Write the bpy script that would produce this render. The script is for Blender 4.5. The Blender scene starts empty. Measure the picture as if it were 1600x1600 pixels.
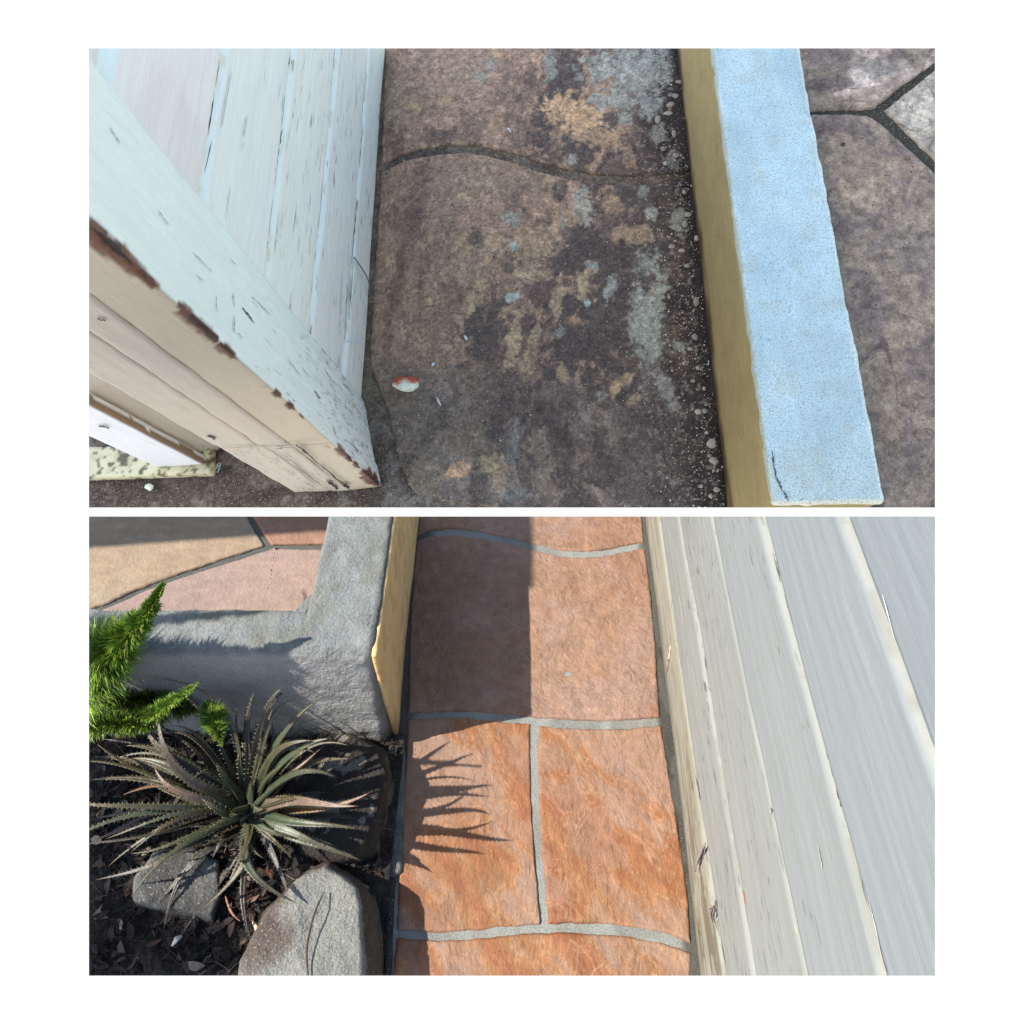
import bpy, bmesh, math, random
import numpy as np
from mathutils import Matrix, Vector
random.seed(7); RNG = np.random.default_rng(7)

# ------------------------------------------------------------------ camera, world, sun, exposure
SC = bpy.context.scene
COL = SC.collection
PX, PY, F = 800., 625., 1172.            # optical axis and focal length of the phone lens, in photo pixels (1600 wide)

def ray(x, y): return np.array([(x-PX)/F, -(y-PY)/F, -1.0])

class Place:
    """One of the two cut-away pieces of patio: its own level frame (x across the path, y along it, z up), camera 1 unit up."""
    def __init__(s, v1, n, rect, scale):
        Y = ray(*v1); Y /= np.linalg.norm(Y)
        Z = -ray(*n); Z /= np.linalg.norm(Z)
        Y = Y-(Y@Z)*Z; Y /= np.linalg.norm(Y); X = np.cross(Y, Z)
        s.R = np.array([X, Y, Z]); s.C = np.array([0, 0, 1.0]); s.s = scale
        x0, y0, x1, y1 = rect
        c = [s.R@ray(*p) for p in ((x0, y0), (x1, y0), (x1, y1), (x0, y1))]
        mid = s.R@ray((x0+x1)/2, (y0+y1)/2)
        s.planes = []
        for i in range(4):
            nn = np.cross(c[i], c[(i+1) % 4]); nn /= np.linalg.norm(nn)
            if nn@mid > 0: nn = -nn
            s.planes.append(nn)              # outward
    def G(s, x, y, h=0.):
        d = s.R@ray(x, y); return s.C+d*((h-1.0)/d[2])
    def onwall(s, x, y, o, n):
        d = s.R@ray(x, y); return s.C+d*(((o-s.C)@n)/(d@n))

A = Place((765, -2850), (888, 1022), (139, 75.5, 1461, 793), 2.2)
B = Place((815, -430), (790, 1928), (139, 807, 1461, 1524.5), 1.0)

cam = bpy.data.cameras.new('camera'); cam.sensor_width = 36; cam.lens = F/1600*36
cam.shift_y = -(800-PY)/1600; cam.clip_start = .01; cam.clip_end = 500
camo = bpy.data.objects.new('camera', cam); COL.objects.link(camo)
RB = Matrix(B.R.tolist()).to_4x4()
camo.matrix_world = Matrix.Translation((0, 0, 1))@RB
SC.camera = camo
B.M = Matrix.Identity(4)
A.M = Matrix.Translation((0, 0, 1))@RB@Matrix(A.R.T.tolist()).to_4x4()@Matrix.Translation((0, 0, -A.s))

SUN = np.array([-.187, -.035, .22]); SUN /= np.linalg.norm(SUN)
EXPOSURE = 1.45
sun = bpy.data.lights.new('sun', 'SUN'); sun.energy = 5.0; sun.angle = math.radians(.5); sun.color = (1, .955, .89)
suno = bpy.data.objects.new('sun', sun); COL.objects.link(suno)
suno.rotation_euler = Vector((-SUN).tolist()).to_track_quat('-Z', 'Y').to_euler()
W = bpy.data.worlds.new('World'); SC.world = W; W.use_nodes = True
nt = W.node_tree; nt.nodes.clear()
sky = nt.nodes.new('ShaderNodeTexSky'); sky.sky_type = 'NISHITA'; sky.sun_disc = False
sky.sun_elevation = math.asin(SUN[2]); sky.sun_rotation = math.atan2(SUN[0], SUN[1])
bs = nt.nodes.new('ShaderNodeBackground'); bs.inputs[1].default_value = .15
nt.links.new(sky.outputs[0], bs.inputs[0])
bw = nt.nodes.new('ShaderNodeBackground'); bw.inputs[0].default_value = (1, 1, 1, 1); bw.inputs[1].default_value = 1.12/2**EXPOSURE
tc = nt.nodes.new('ShaderNodeTexCoord'); sx = nt.nodes.new('ShaderNodeSeparateXYZ')
nt.links.new(tc.outputs['Generated'], sx.inputs[0])
mr = nt.nodes.new('ShaderNodeMapRange'); mr.inputs[1].default_value = -.02; mr.inputs[2].default_value = .02
nt.links.new(sx.outputs[2], mr.inputs[0])
mx = nt.nodes.new('ShaderNodeMixShader'); out = nt.nodes.new('ShaderNodeOutputWorld')
nt.links.new(mr.outputs[0], mx.inputs[0]); nt.links.new(bw.outputs[0], mx.inputs[1]); nt.links.new(bs.outputs[0], mx.inputs[2])
nt.links.new(mx.outputs[0], out.inputs[0])
SC.view_settings.view_transform = 'Standard'; SC.view_settings.look = 'None'
SC.view_settings.exposure = EXPOSURE; SC.view_settings.gamma = 1; SC.view_settings.use_curve_mapping = False

# light seen on each family of surfaces; base colours are the photo colours divided by it
LA = np.array([.53, .71, 1.0])      # open shade, upper place
LAW = np.array([.60, .71, .88])
LB = np.array([4.1, 4.1, 4.4])      # sunlit ground, lower place
LBW = np.array([4.3, 4.2, 4.3])

# ------------------------------------------------------------------ helpers
def lin(c):
    c = np.asarray(c, float)/255.
    return np.where(c <= .04045, c/12.92, ((c+.055)/1.055)**2.4)

def _hash(ix, iy, seed):
    h = (ix.astype(np.int64)*374761393+iy.astype(np.int64)*668265263+seed*974634777) & 0xffffffff
    h = ((h ^ (h >> 13))*1274126177) & 0xffffffff
    h = ((h ^ (h >> 16))*2246822519) & 0xffffffff
    return ((h ^ (h >> 15)) & 0xffffff)/float(0xffffff)
def vn(x, y, seed=0):
    ix = np.floor(x); iy = np.floor(y); fx = x-ix; fy = y-iy
    fx = fx*fx*fx*(fx*(fx*6-15)+10); fy = fy*fy*fy*(fy*(fy*6-15)+10)
    a = _hash(ix, iy, seed); b = _hash(ix+1, iy, seed); c = _hash(ix, iy+1, seed); d = _hash(ix+1, iy+1, seed)
    return (a*(1-fx)+b*fx)*(1-fy)+(c*(1-fx)+d*fx)*fy
def fbm(x, y, oct=4, seed=0, gain=.5):
    t = 0; a = 1; n = 0
    for i in range(oct):
        t = t+a*vn(x*2**i+i*17.3, y*2**i-i*9.1, seed+i*31); n += a; a *= gain
    return t/n
def ss(a, b, x):
    t = np.clip((x-a)/(b-a), 0, 1); return t*t*(3-2*t)
def over(c, m, col): return c*(1-m[:, None])+np.asarray(col, float)[None, :]*m[:, None]

def empty(name, place, base):
    o = bpy.data.objects.new(name, None); COL.objects.link(o); o.empty_display_size = .05
    o.matrix_world = place.M@Matrix.Translation((np.asarray(base)*place.s).tolist())
    o['_b'] = [float(v) for v in base]
    return o
def tag(o, label=None, cat=None, group=None, kind=None):
    if label: o['label'] = label
    if cat: o['category'] = cat
    if group: o['group'] = group
    if kind: o['kind'] = kind
    return o

def make_mesh(name, V, Fq, C=None, mat=None, smooth=True):
    me = bpy.data.meshes.new(name)
    if isinstance(Fq, np.ndarray):
        k = Fq.shape[1]; tot = np.full(len(Fq), k); flat = Fq.ravel()
    else:
        tot = np.array([len(f) for f in Fq]); flat = np.fromiter((i for f in Fq for i in f), dtype=np.int64)
    me.vertices.add(len(V)); me.vertices.foreach_set('co', np.asarray(V, np.float32).ravel())
    me.loops.add(len(flat)); me.loops.foreach_set('vertex_index', flat.astype(np.int32))
    me.polygons.add(len(tot)); st = np.concatenate([[0], np.cumsum(tot)[:-1]])
    me.polygons.foreach_set('loop_start', st.astype(np.int32))
    me.polygons.foreach_set('use_smooth', np.full(len(tot), smooth))
    me.update(calc_edges=True)
    if C is not None:
        ca = me.color_attributes.new('Col', 'FLOAT_COLOR', 'POINT')
        C = np.clip(np.asarray(C, np.float32), 0, 1); C[..., :3] = np.minimum(C[..., :3], .86)
        if C.ndim == 1: C = np.tile(C, (len(V), 1))
        if C.shape[1] == 3: C = np.hstack([C, np.ones((len(C), 1), np.float32)])
        ca.data.foreach_set('color', C.ravel().astype(np.float32))
    if mat: me.materials.append(mat)
    return me

def put(name, place, V, Fq, C=None, mat=None, parent=None, base=None, clip=True, cap=True, smooth=True):
    """link ONE mesh object; V in the place's frame. Cut flat where the piece of patio ends."""
    V = np.asarray(V, float)
    b = np.array(parent['_b']) if parent is not None else (np.asarray(base, float) if base is not None else np.array([V[:, 0].mean(), V[:, 1].mean(), V[:, 2].min()]))
    me = make_mesh(name, V, Fq, C, mat, smooth)
    if clip:
        d = np.array([((V-place.C)@n).max() for n in place.planes])
        if (d > 0).any():
            bm = bmesh.new(); bm.from_mesh(me)
            for n, dd in zip(place.planes, d):
                if dd <= 0 or not bm.verts: continue
                r = bmesh.ops.bisect_plane(bm, geom=bm.verts[:]+bm.edges[:]+bm.faces[:], plane_co=place.C.tolist(), plane_no=n.tolist(), clear_outer=True, dist=1e-6)
                if cap:
                    ed = [g for g in r['geom_cut'] if isinstance(g, bmesh.types.BMEdge) and g.is_boundary]
                    if ed:
                        r2 = bmesh.ops.holes_fill(bm, edges=ed, sides=0)
                        for f in r2['faces']: f.smooth = False
                        ed = [e for e in ed if e.is_valid]
                        bmesh.ops.split_edges(bm, edges=ed)
            bm.to_mesh(me); bm.free()
    if not len(me.vertices): return None
    co = np.empty(len(me.vertices)*3, np.float32); me.vertices.foreach_get('co', co)
    co = ((co.reshape(-1, 3)-b)*place.s).astype(np.float32); me.vertices.foreach_set('co', co.ravel()); me.update()
    o = bpy.data.objects.new(name, me); COL.objects.link(o)
    if parent is not None: o.parent = parent
    else: o.matrix_world = place.M@Matrix.Translation((b*place.s).tolist())
    o['_b'] = [float(v) for v in b]
    return o

def gridfaces(nu, nv, off=0):
    i = np.arange(nu-1); j = np.arange(nv-1); I, J = np.meshgrid(i, j)
    a = (J*nu+I).ravel()+off
    return np.stack([a, a+1, a+nu+1, a+nu], 1)

def boxgrid(dx, dy, dz, res):
    """closed grid box 0..dx etc, welded"""
    Vs = []; Fs = []; off = 0
    n = [max(1, int(round(d/res))) for d in (dx, dy, dz)]
    ax = [np.linspace(0, d, k+1) for d, k in zip((dx, dy, dz), n)]
    for a, b, c in ((0, 1, 2), (1, 2, 0), (2, 0, 1)):
        U, Vv = np.meshgrid(ax[a], ax[b])
        for side in (0, 1):
            P = np.zeros(U.shape+(3,)); P[..., a] = U; P[..., b] = Vv; P[..., c] = ax[c][-1]*side
            f = gridfaces(U.shape[1], U.shape[0], off)
            if not side: f = f[:, ::-1]
            Vs.append(P.reshape(-1, 3)); Fs.append(f); off += P.size//3
    V = np.vstack(Vs); Fq = np.vstack(Fs)
    q = np.round(V*1e6).astype(np.int64)
    _, idx, inv = np.unique(q, axis=0, return_index=True, return_inverse=True)
    return V[idx], inv.reshape(-1)[Fq]

def hexbox(foot, z0, z1, res=.004, r=.0, amp=0., fr=60, seed=1, topfoot=None):
    """closed box on a 4-cornered footprint (p00,p10,p11,p01), rounded edges, rough skin"""
    f = [np.array(p[:2], float) for p in foot]
    dx = np.linalg.norm(f[1]-f[0]); dy = np.linalg.norm(f[3]-f[0]); dz = z1-z0
    V, Fq = boxgrid(dx, dy, dz, res)
    if r > 0:
        D = np.array([dx, dy, dz]); rr = min(r, D.min()*.45)
        q = np.clip(V, rr, D-rr); d = V-q; L = np.linalg.norm(d, axis=1, keepdims=True); L[L == 0] = 1
        V = q+d/L*np.minimum(L, rr)
    u = (V[:, 0]/dx)[:, None]; v = (V[:, 1]/dy)[:, None]
    P = f[0]*(1-u)*(1-v)+f[1]*u*(1-v)+f[2]*u*v+f[3]*(1-u)*v
    O = np.hstack([P, V[:, 2:]+z0])
    if amp:
        O = O+amp*np.stack([fbm(O[:, 1]*fr, O[:, 2]*fr+O[:, 0]*fr*.7, 4, seed)-.5, fbm(O[:, 0]*fr, O[:, 2]*fr+O[:, 1]*fr*.3, 4, seed+5)-.5, fbm(O[:, 0]*fr, O[:, 1]*fr, 4, seed+9)-.5], 1)*2
    return O, Fq

def resample(pts, n):
    pts = np.asarray(pts, float); d = np.r_[0, np.cumsum(np.linalg.norm(np.diff(pts, axis=0), axis=1))]
    t = np.linspace(0, d[-1], n)
    return np.stack([np.interp(t, d, pts[:, k]) for k in range(pts.shape[1])], 1)
def smoothline(pts, n=60):
    """Catmull-Rom through the points"""
    p = np.asarray(pts, float)
    if len(p) == 2: return resample(p, n)
    q = np.vstack([2*p[0]-p[1], p, 2*p[-1]-p[-2]]); out = []
    for i in range(1, len(q)-2):
        t = np.linspace(0, 1, 12, endpoint=False)[:, None]
        a, b, c, d = q[i-1], q[i], q[i+1], q[i+2]
        out.append(.5*((2*b)+(-a+c)*t+(2*a-5*b+4*c-d)*t**2+(-a+3*b-3*c+d)*t**3))
    out.append(p[-1:]); return resample(np.vstack(out), n)

def slab_stone(place, bottom, right, top, left, z, res, relief, rnd=.004, depth=.012, edge_noise=.0015, seed=0):
    """flagstone: four (curved) sides given on the ground, top relief, rounded arris, closed underneath"""
    c = [smoothline([place.G(*p, z)[:2] for p in side], 200) for side in (bottom, right, top, left)]  # bottom l->r, right b->t, top l->r, left b->t
    wid = max(np.linalg.norm(c[0][0]-c[0][-1]), np.linalg.norm(c[2][0]-c[2][-1])); hei = max(np.linalg.norm(c[1][0]-c[1][-1]), np.linalg.norm(c[3][0]-c[3][-1]))
    nu = int(wid/res)+2; nv = int(hei/res)+2
    b, r, t, l = resample(c[0], nu), resample(c[1], nv), resample(c[2], nu), resample(c[3], nv)
    u = np.linspace(0, 1, nu)[None, :, None]; v = np.linspace(0, 1, nv)[:, None, None]
    P = (1-v)*b[None]+v*t[None]+(1-u)*l[:, None]+u*r[:, None]-((1-u)*(1-v)*b[0]+u*(1-v)*b[-1]+(1-u)*v*t[0]+u*v*t[-1])
    du = np.minimum(u, 1-u)[..., 0]*wid; dv = np.minimum(v, 1-v)[..., 0]*hei
    e = np.minimum(du, dv)
    # corner rounding + wobble at the very rim
    P2 = P.reshape(-1, 2); x, y = P2[:, 0], P2[:, 1]
    w = np.exp(-e.ravel()/.006)
    x = x+w*edge_noise*2*(fbm(P2[:, 0]*90, P2[:, 1]*90, 3, seed)-.5); y = y+w*edge_noise*2*(fbm(P2[:, 0]*90, P2[:, 1]*90, 3, seed+3)-.5)
    k = np.clip(e.ravel()/rnd, 0, 1); drop = rnd*.7*(1-np.sqrt(np.clip(1-(1-k)**2, 0, 1)))
    zz = z+relief(x, y)*np.clip(.3+e.ravel()/.01, 0, 1)-drop
    V = np.stack([x, y, zz], 1); Fq = [gridfaces(nu, nv)]
    ring = np.r_[np.arange(nu), np.arange(1, nv)*nu+nu-1, (nv-1)*nu+np.arange(nu-2, -1, -1), np.arange(nv-2, 0, -1)*nu]
    R = V[ring].copy(); R[:, 2] = z-depth
    off = len(V); V = np.vstack([V, R]); m = len(ring); i = np.arange(m)
    Fq.append(np.stack([ring, off+i, off+(i+1) % m, ring[(i+1) % m]], 1))
    faces = np.vstack(Fq).tolist(); faces.append(list(range(off, off+m))[::-1])
    return V, faces

class Blob:
    """stain centred where the photo shows it, measured on the surface"""
    def __init__(s, uv, x, y, rx, ry, ang=0, k=.55, soft=.35, fr=1.):
        c = uv(x, y); jx = uv(x+2, y)-c; jy = uv(x, y+2)-c
        s.c = c; s.J = np.linalg.inv(np.stack([jx/2, jy/2], 1)); s.r = (rx, ry); s.a = math.radians(ang); s.k = k; s.soft = soft; s.fr = fr
    def __call__(s, U, seed=0):
        d = (U-s.c)@s.J.T; ca, sa = math.cos(s.a), math.sin(s.a)
        dx = (d[:, 0]*ca+d[:, 1]*sa)/s.r[0]; dy = (-d[:, 0]*sa+d[:, 1]*ca)/s.r[1]
        R = np.sqrt(dx*dx+dy*dy); m = np.zeros(len(U)); I = np.where(R < 2.6)[0]
        if len(I):
            f = 45*s.fr
            nz = fbm(U[I, 0]*f, U[I, 1]*f, 5, seed, .62)-.5
            m[I] = ss(1+s.soft, 1-s.soft, R[I]+nz*2*s.k*1.8)
        return m

# ------------------------------------------------------------------ materials
class N:
    def __init__(s, name):
        s.m = bpy.data.materials.new(name); s.m.use_nodes = True; s.t = s.m.node_tree; s.t.nodes.clear()
    def n(s, typ, ins=None, **kw):
        x = s.t.nodes.new(typ)
        for k, v in kw.items(): setattr(x, k, v)
        for k, v in (ins or {}).items():
            if isinstance(v, bpy.types.NodeSocket): s.t.links.new(v, x.inputs[k])
            else: x.inputs[k].default_value = v
        return x
    def math(s, op, a, b=0., c=0.):
        x = s.t.nodes.new('ShaderNodeMath'); x.operation = op
        for i, v in enumerate((a, b, c)):
            if isinstance(v, bpy.types.NodeSocket): s.t.links.new(v, x.inputs[i])
            else: x.inputs[i].default_value = v
        return x.outputs[0]
    def noise(s, vec, scale, detail=3, rough=.6, dist=0.):
        return s.n('ShaderNodeTexNoise', {'Vector': vec, 'Scale': scale, 'Detail': detail, 'Roughness': rough, 'Distortion': dist}).outputs[0]
    def ramp(s, v, lo, hi, a=0., b=1.):
        return s.n('ShaderNodeMapRange', {'Value': v, 'From Min': lo, 'From Max': hi, 'To Min': a, 'To Max': b}).outputs[0]
    def mix(s, f, a, b, mode='MIX'):
        x = s.t.nodes.new('ShaderNodeMix'); x.data_type = 'RGBA'; x.blend_type = mode
        for k, v in ((0, f), (6, a), (7, b)):
            if isinstance(v, bpy.types.NodeSocket): s.t.links.new(v, x.inputs[k])
            else: x.inputs[k].default_value = v if k == 0 else (*v, 1)
        return x.outputs[2]

def surf(name, rough=.85, grain=(), speck=(), lines=(), bumps=(), stretch=(1, 1, 1), sc=1., spec=.3, alpha_mask=False, rot=(0, 0, 0)):
    """base colour from the painted attribute, then
    grain: (scale, detail, amount); speck: (scale, threshold, softness, rgb, strength); lines: (scale, width, rgb, strength, distortion)
    bumps: (scale, detail, height_m, distortion)"""
    g = N(name); tcn = g.n('ShaderNodeTexCoord'); mp = g.n('ShaderNodeMapping', {'Vector': tcn.outputs['Object'], 'Scale': tuple(v/sc for v in stretch), 'Rotation': rot})
    iso = g.n('ShaderNodeMapping', {'Vector': tcn.outputs['Object'], 'Scale': (1/sc,)*3}).outputs[0]
    vec = mp.outputs[0]; at = g.n('ShaderNodeAttribute', attribute_name='Col'); c = at.outputs['Color']
    for s_, d_, a_ in grain:
        v = g.noise(vec, s_, d_, .65); f = g.ramp(v, .25, .75, 1-a_, 1+a_)
        c = g.n('ShaderNodeVectorMath', {0: c, 1: f}, operation='MULTIPLY').outputs[0]
    for s_, w_, rgb, st, di in lines:
        v = g.noise(vec, s_, 2.5, .55, di); m = g.math('ABSOLUTE', g.math('SUBTRACT', v, .5)); m = g.ramp(m, 0., w_, 1., 0.)
        m = g.math('MULTIPLY', m, g.ramp(g.noise(iso, s_*.6, 2), .45, .62, 0., st))
        c = g.mix(m, c, rgb)
    for s_, th, so, rgb, st in speck:
        v = g.noise(vec, s_, 2, .5); m = g.ramp(v, th, th+so, 0., st)
        if alpha_mask: m = g.math('MULTIPLY', m, at.outputs['Alpha'])
        c = g.mix(m, c, rgb)
    nrm = None
    for s_, d_, h_, di in bumps:
        v = g.noise(vec, s_, d_, .6, di)
        ins = {'Height': v, 'Strength': 1., 'Distance': h_*sc*3}
        if nrm: ins['Normal'] = nrm
        nrm = g.n('ShaderNodeBump', ins).outputs[0]
    ins = {'Base Color': c, 'Roughness': rough, 'Specular IOR Level': spec}
    if nrm: ins['Normal'] = nrm
    b = g.n('ShaderNodeBsdfPrincipled', ins); o = g.n('ShaderNodeOutputMaterial'); g.t.links.new(b.outputs[0], o.inputs[0])
    return g.m

def albs(rgb, L): return tuple(float(v) for v in lin(rgb)/L)
dk = lambda v: (v, v*.97, v*.93)

M_stoneA = surf('stained_slate', .68, grain=[(90, 5, .18), (300, 4, .34), (900, 2, .30)], speck=[(420, .68, .04, albs((165, 168, 165), LA), .55), (260, .66, .04, dk(.015), .7)], lines=[(16, .006, dk(.03), .7, 1.6), (30, .005, albs((150, 140, 128), LA), .35, 1.2)], bumps=[(30, 6, .0009, 1.0), (260, 4, .0004, 0)], sc=2.2, spec=.35)
M_mortA = surf('dirty_mortar', .95, grain=[(500, 3, .5)], speck=[(420, .62, .04, albs((150, 150, 145), LA), .6)], bumps=[(300, 4, .0010, 0)], sc=2.2)
M_copA = surf('blue_grey_coping_cement', .95, grain=[(18, 4, .10), (700, 3, .16)], speck=[(620, .56, .05, albs((96, 122, 138), LA), .6), (300, .62, .04, albs((100, 124, 138), LA), .45), (700, .66, .04, albs((214, 236, 246), LA), .35)], bumps=[(420, 4, .0007, 0)], sc=2.2)
M_tanA = surf('tan_render', .9, grain=[(90, 4, .12), (600, 3, .12)], speck=[(260, .68, .04, albs((70, 62, 38), LA), .6)], bumps=[(180, 4, .0006, 0)], stretch=(1, .35, 1), sc=2.2)
M_paintA = surf('weathered_white_paint', .55, grain=[(60, 4, .03), (300, 4, .04)], speck=[(55, .66, .02, albs((120, 122, 120), LAW), .9)], bumps=[(70, 5, .0003, .2), (14, 3, .0002, 0)], stretch=(3, .4, 3), sc=2.2, alpha_mask=True, spec=.4)
M_postA = surf('cracked_post_paint', .6, grain=[(30, 4, .05), (200, 4, .05)], speck=[(50, .66, .02, albs((120, 110, 95), LAW), .8)], bumps=[(70, 5, .0003, .2), (12, 3, .0003, 0)], stretch=(3, 3, .5), sc=2.2, alpha_mask=True, spec=.4)
M_stoneB = surf('orange_slate', .7, grain=[(45, 5, .12), (380, 4, .14)], lines=[(16, .012, albs((232, 178, 136), LB), .9, 1.6), (34, .012, albs((228, 180, 150), LB), .6, 1.2), (26, .006, albs((130, 70, 42), LB), .5, 1.2)], bumps=[(24, 6, .0009, 1.4), (130, 5, .0004, .6)], spec=.3, stretch=(1.5, .8, 1), rot=(0, 0, .5))
M_stoneB2 = surf('pink_slate', .7, grain=[(60, 5, .12), (420, 4, .16)], lines=[(30, .012, albs((236, 202, 176), LB), .8, 1.4), (40, .006, albs((128, 84, 62), LB), .5, 1.2)], bumps=[(38, 6, .0012, 1.2), (160, 5, .0006, .6)], spec=.3)
M_patio = surf('pale_patio_stone', .75, grain=[(60, 5, .08), (420, 4, .12)], speck=[(300, .70, .04, dk(.06), .5)], bumps=[(60, 5, .0005, .3), (200, 4, .0004, 0)], spec=.3)
M_mortB = surf('sanded_mortar', .95, grain=[(500, 3, .35)], speck=[(520, .62, .05, dk(.05), .6), (640, .66, .04, dk(.25), .3)], bumps=[(450, 4, .0003, 0)])
M_cemB = surf('rough_cement_render', .95, grain=[(30, 4, .08), (500, 3, .25)], speck=[(420, .66, .05, dk(.03), .6), (300, .70, .04, dk(.012), .6)], bumps=[(230, 5, .0010, 0), (70, 3, .0006, 0)])
M_tanB = surf('tan_render_lower', .9, grain=[(70, 4, .12), (500, 3, .10)], speck=[(220, .7, .03, dk(.03), .7)], bumps=[(160, 4, .0006, 0)], stretch=(1, .4, 1))
M_paintB = surf('sunlit_siding_paint', .6, grain=[(60, 4, .012), (300, 4, .025)], speck=[(60, .66, .02, albs((118, 112, 98), LBW), .85)], bumps=[(90, 5, .00012, .2), (14, 3, .00010, 0)], stretch=(3, .6, 3), alpha_mask=True, spec=.3)
M_soil = surf('dark_soil', 1, grain=[(120, 4, .6)], speck=[(200, .66, .05, (.09, .06, .045), .7)], bumps=[(140, 5, .004, 0)])
M_rock = surf('speckled_concrete', .95, grain=[(60, 4, .12), (600, 3, .35)], speck=[(560, .60, .05, dk(.05), .7), (430, .64, .04, dk(.26), .45)], bumps=[(300, 5, .0010, 0), (60, 4, .0012, 0)])
M_rockd = surf('stained_concrete', .95, grain=[(60, 4, .3), (600, 3, .4)], speck=[(300, .66, .05, dk(.01), .8)], bumps=[(200, 5, .0012, 0), (50, 4, .002, 0)])
M_flat = surf('small_debris', .8, grain=[(300, 3, .3)], bumps=[(400, 3, .0004, 0)])
M_leaf = surf('toothed_leaf', .5, grain=[(60, 3, .25)], bumps=[(120, 3, .0004, 0)], spec=.45)
M_needle = surf('fern_needles', .6, grain=[(80, 3, .25)], spec=.3)
M_wood = surf('bare_brown_wood', .8, grain=[(200, 4, .5)], bumps=[(250, 4, .0008, 0)])

# ------------------------------------------------------------------ shared builders
class Sliver:
    """thin splits, flakes and dark gap shade on a surface, joined into one mesh: long jagged lens shapes standing a hair proud"""
    def __init__(s): s.V = []; s.F = []; s.C = []
    def add(s, o, a, b, nrm, L, w, col, jag=.3, n=7, lift=.0006, bend=0.):
        """o centre, a unit length direction, b unit width direction"""
        i0 = len(s.V); t = np.linspace(-1, 1, n)
        prof = np.sqrt(np.clip(1-t*t, 0, 1))
        up = []; dn = []
        for k in range(n):
            off = (random.random()-.5)*w*jag+bend*t[k]*t[k]
            up.append(o+a*t[k]*L/2+b*(off+prof[k]*w/2*(1+(random.random()-.5)*jag*2)+1e-5))
            dn.append(o+a*t[k]*L/2+b*(off-prof[k]*w/2*(1+(random.random()-.5)*jag*2)-1e-5))
        # top ridge raised, rim touching surface
        for p in up: s.V.append(p+nrm*lift)
        for p in dn: s.V.append(p+nrm*lift)
        mid = [(u+d)/2+nrm*(lift+w*.12) for u, d in zip(up, dn)]
        for p in mid: s.V.append(p)
        for k in range(n-1):
            s.F.append((i0+k, i0+k+1, i0+2*n+k+1, i0+2*n+k)); s.F.append((i0+2*n+k, i0+2*n+k+1, i0+n+k+1, i0+n+k))
        s.C += [col]*(3*n)
    def put(s, name, place, mat, parent, stuff=True):
        if not s.V: return
        o = put(name, place, np.array(s.V), s.F, np.array(s.C), mat, parent, cap=False, smooth=False)
        if o and stuff: o['kind'] = 'stuff'
        return o

def lump(c, r, seed=0, squash=.6, n=10, jag=.35):
    """irregular stone: noisy sphere"""
    rs = np.random.default_rng(seed); V = []; 
    th = np.linspace(0, np.pi, n); ph = np.linspace(0, 2*np.pi, 2*n, endpoint=False)
    k = rs.normal(size=(7, 3)); am = rs.uniform(.5, 1, 7)
    T, Pp = np.meshgrid(th, ph, indexing='ij'); D = np.stack([np.sin(T)*np.cos(Pp), np.sin(T)*np.sin(Pp), np.cos(T)], -1).reshape(-1, 3)
    cut = np.ones(len(D))
    for q in range(7):
        nn = k[q]/np.linalg.norm(k[q]); dd = D@nn; lim = .5+.38*am[q]
        cut = np.minimum(cut, np.where(dd > 0, lim/np.maximum(dd, 1e-3), 9))
    cut *= 1+jag*.3*(rs.random(len(D))-.5)
    V = D*cut[:, None]*np.array([r[0], r[1], r[2]*1.0])+np.asarray(c)
    m = 2*n; Fq = []
    for i in range(n-1):
        for j in range(m): Fq.append((i*m+j, (i+1)*m+j, (i+1)*m+(j+1) % m, i*m+(j+1) % m))
    return V, Fq

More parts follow.
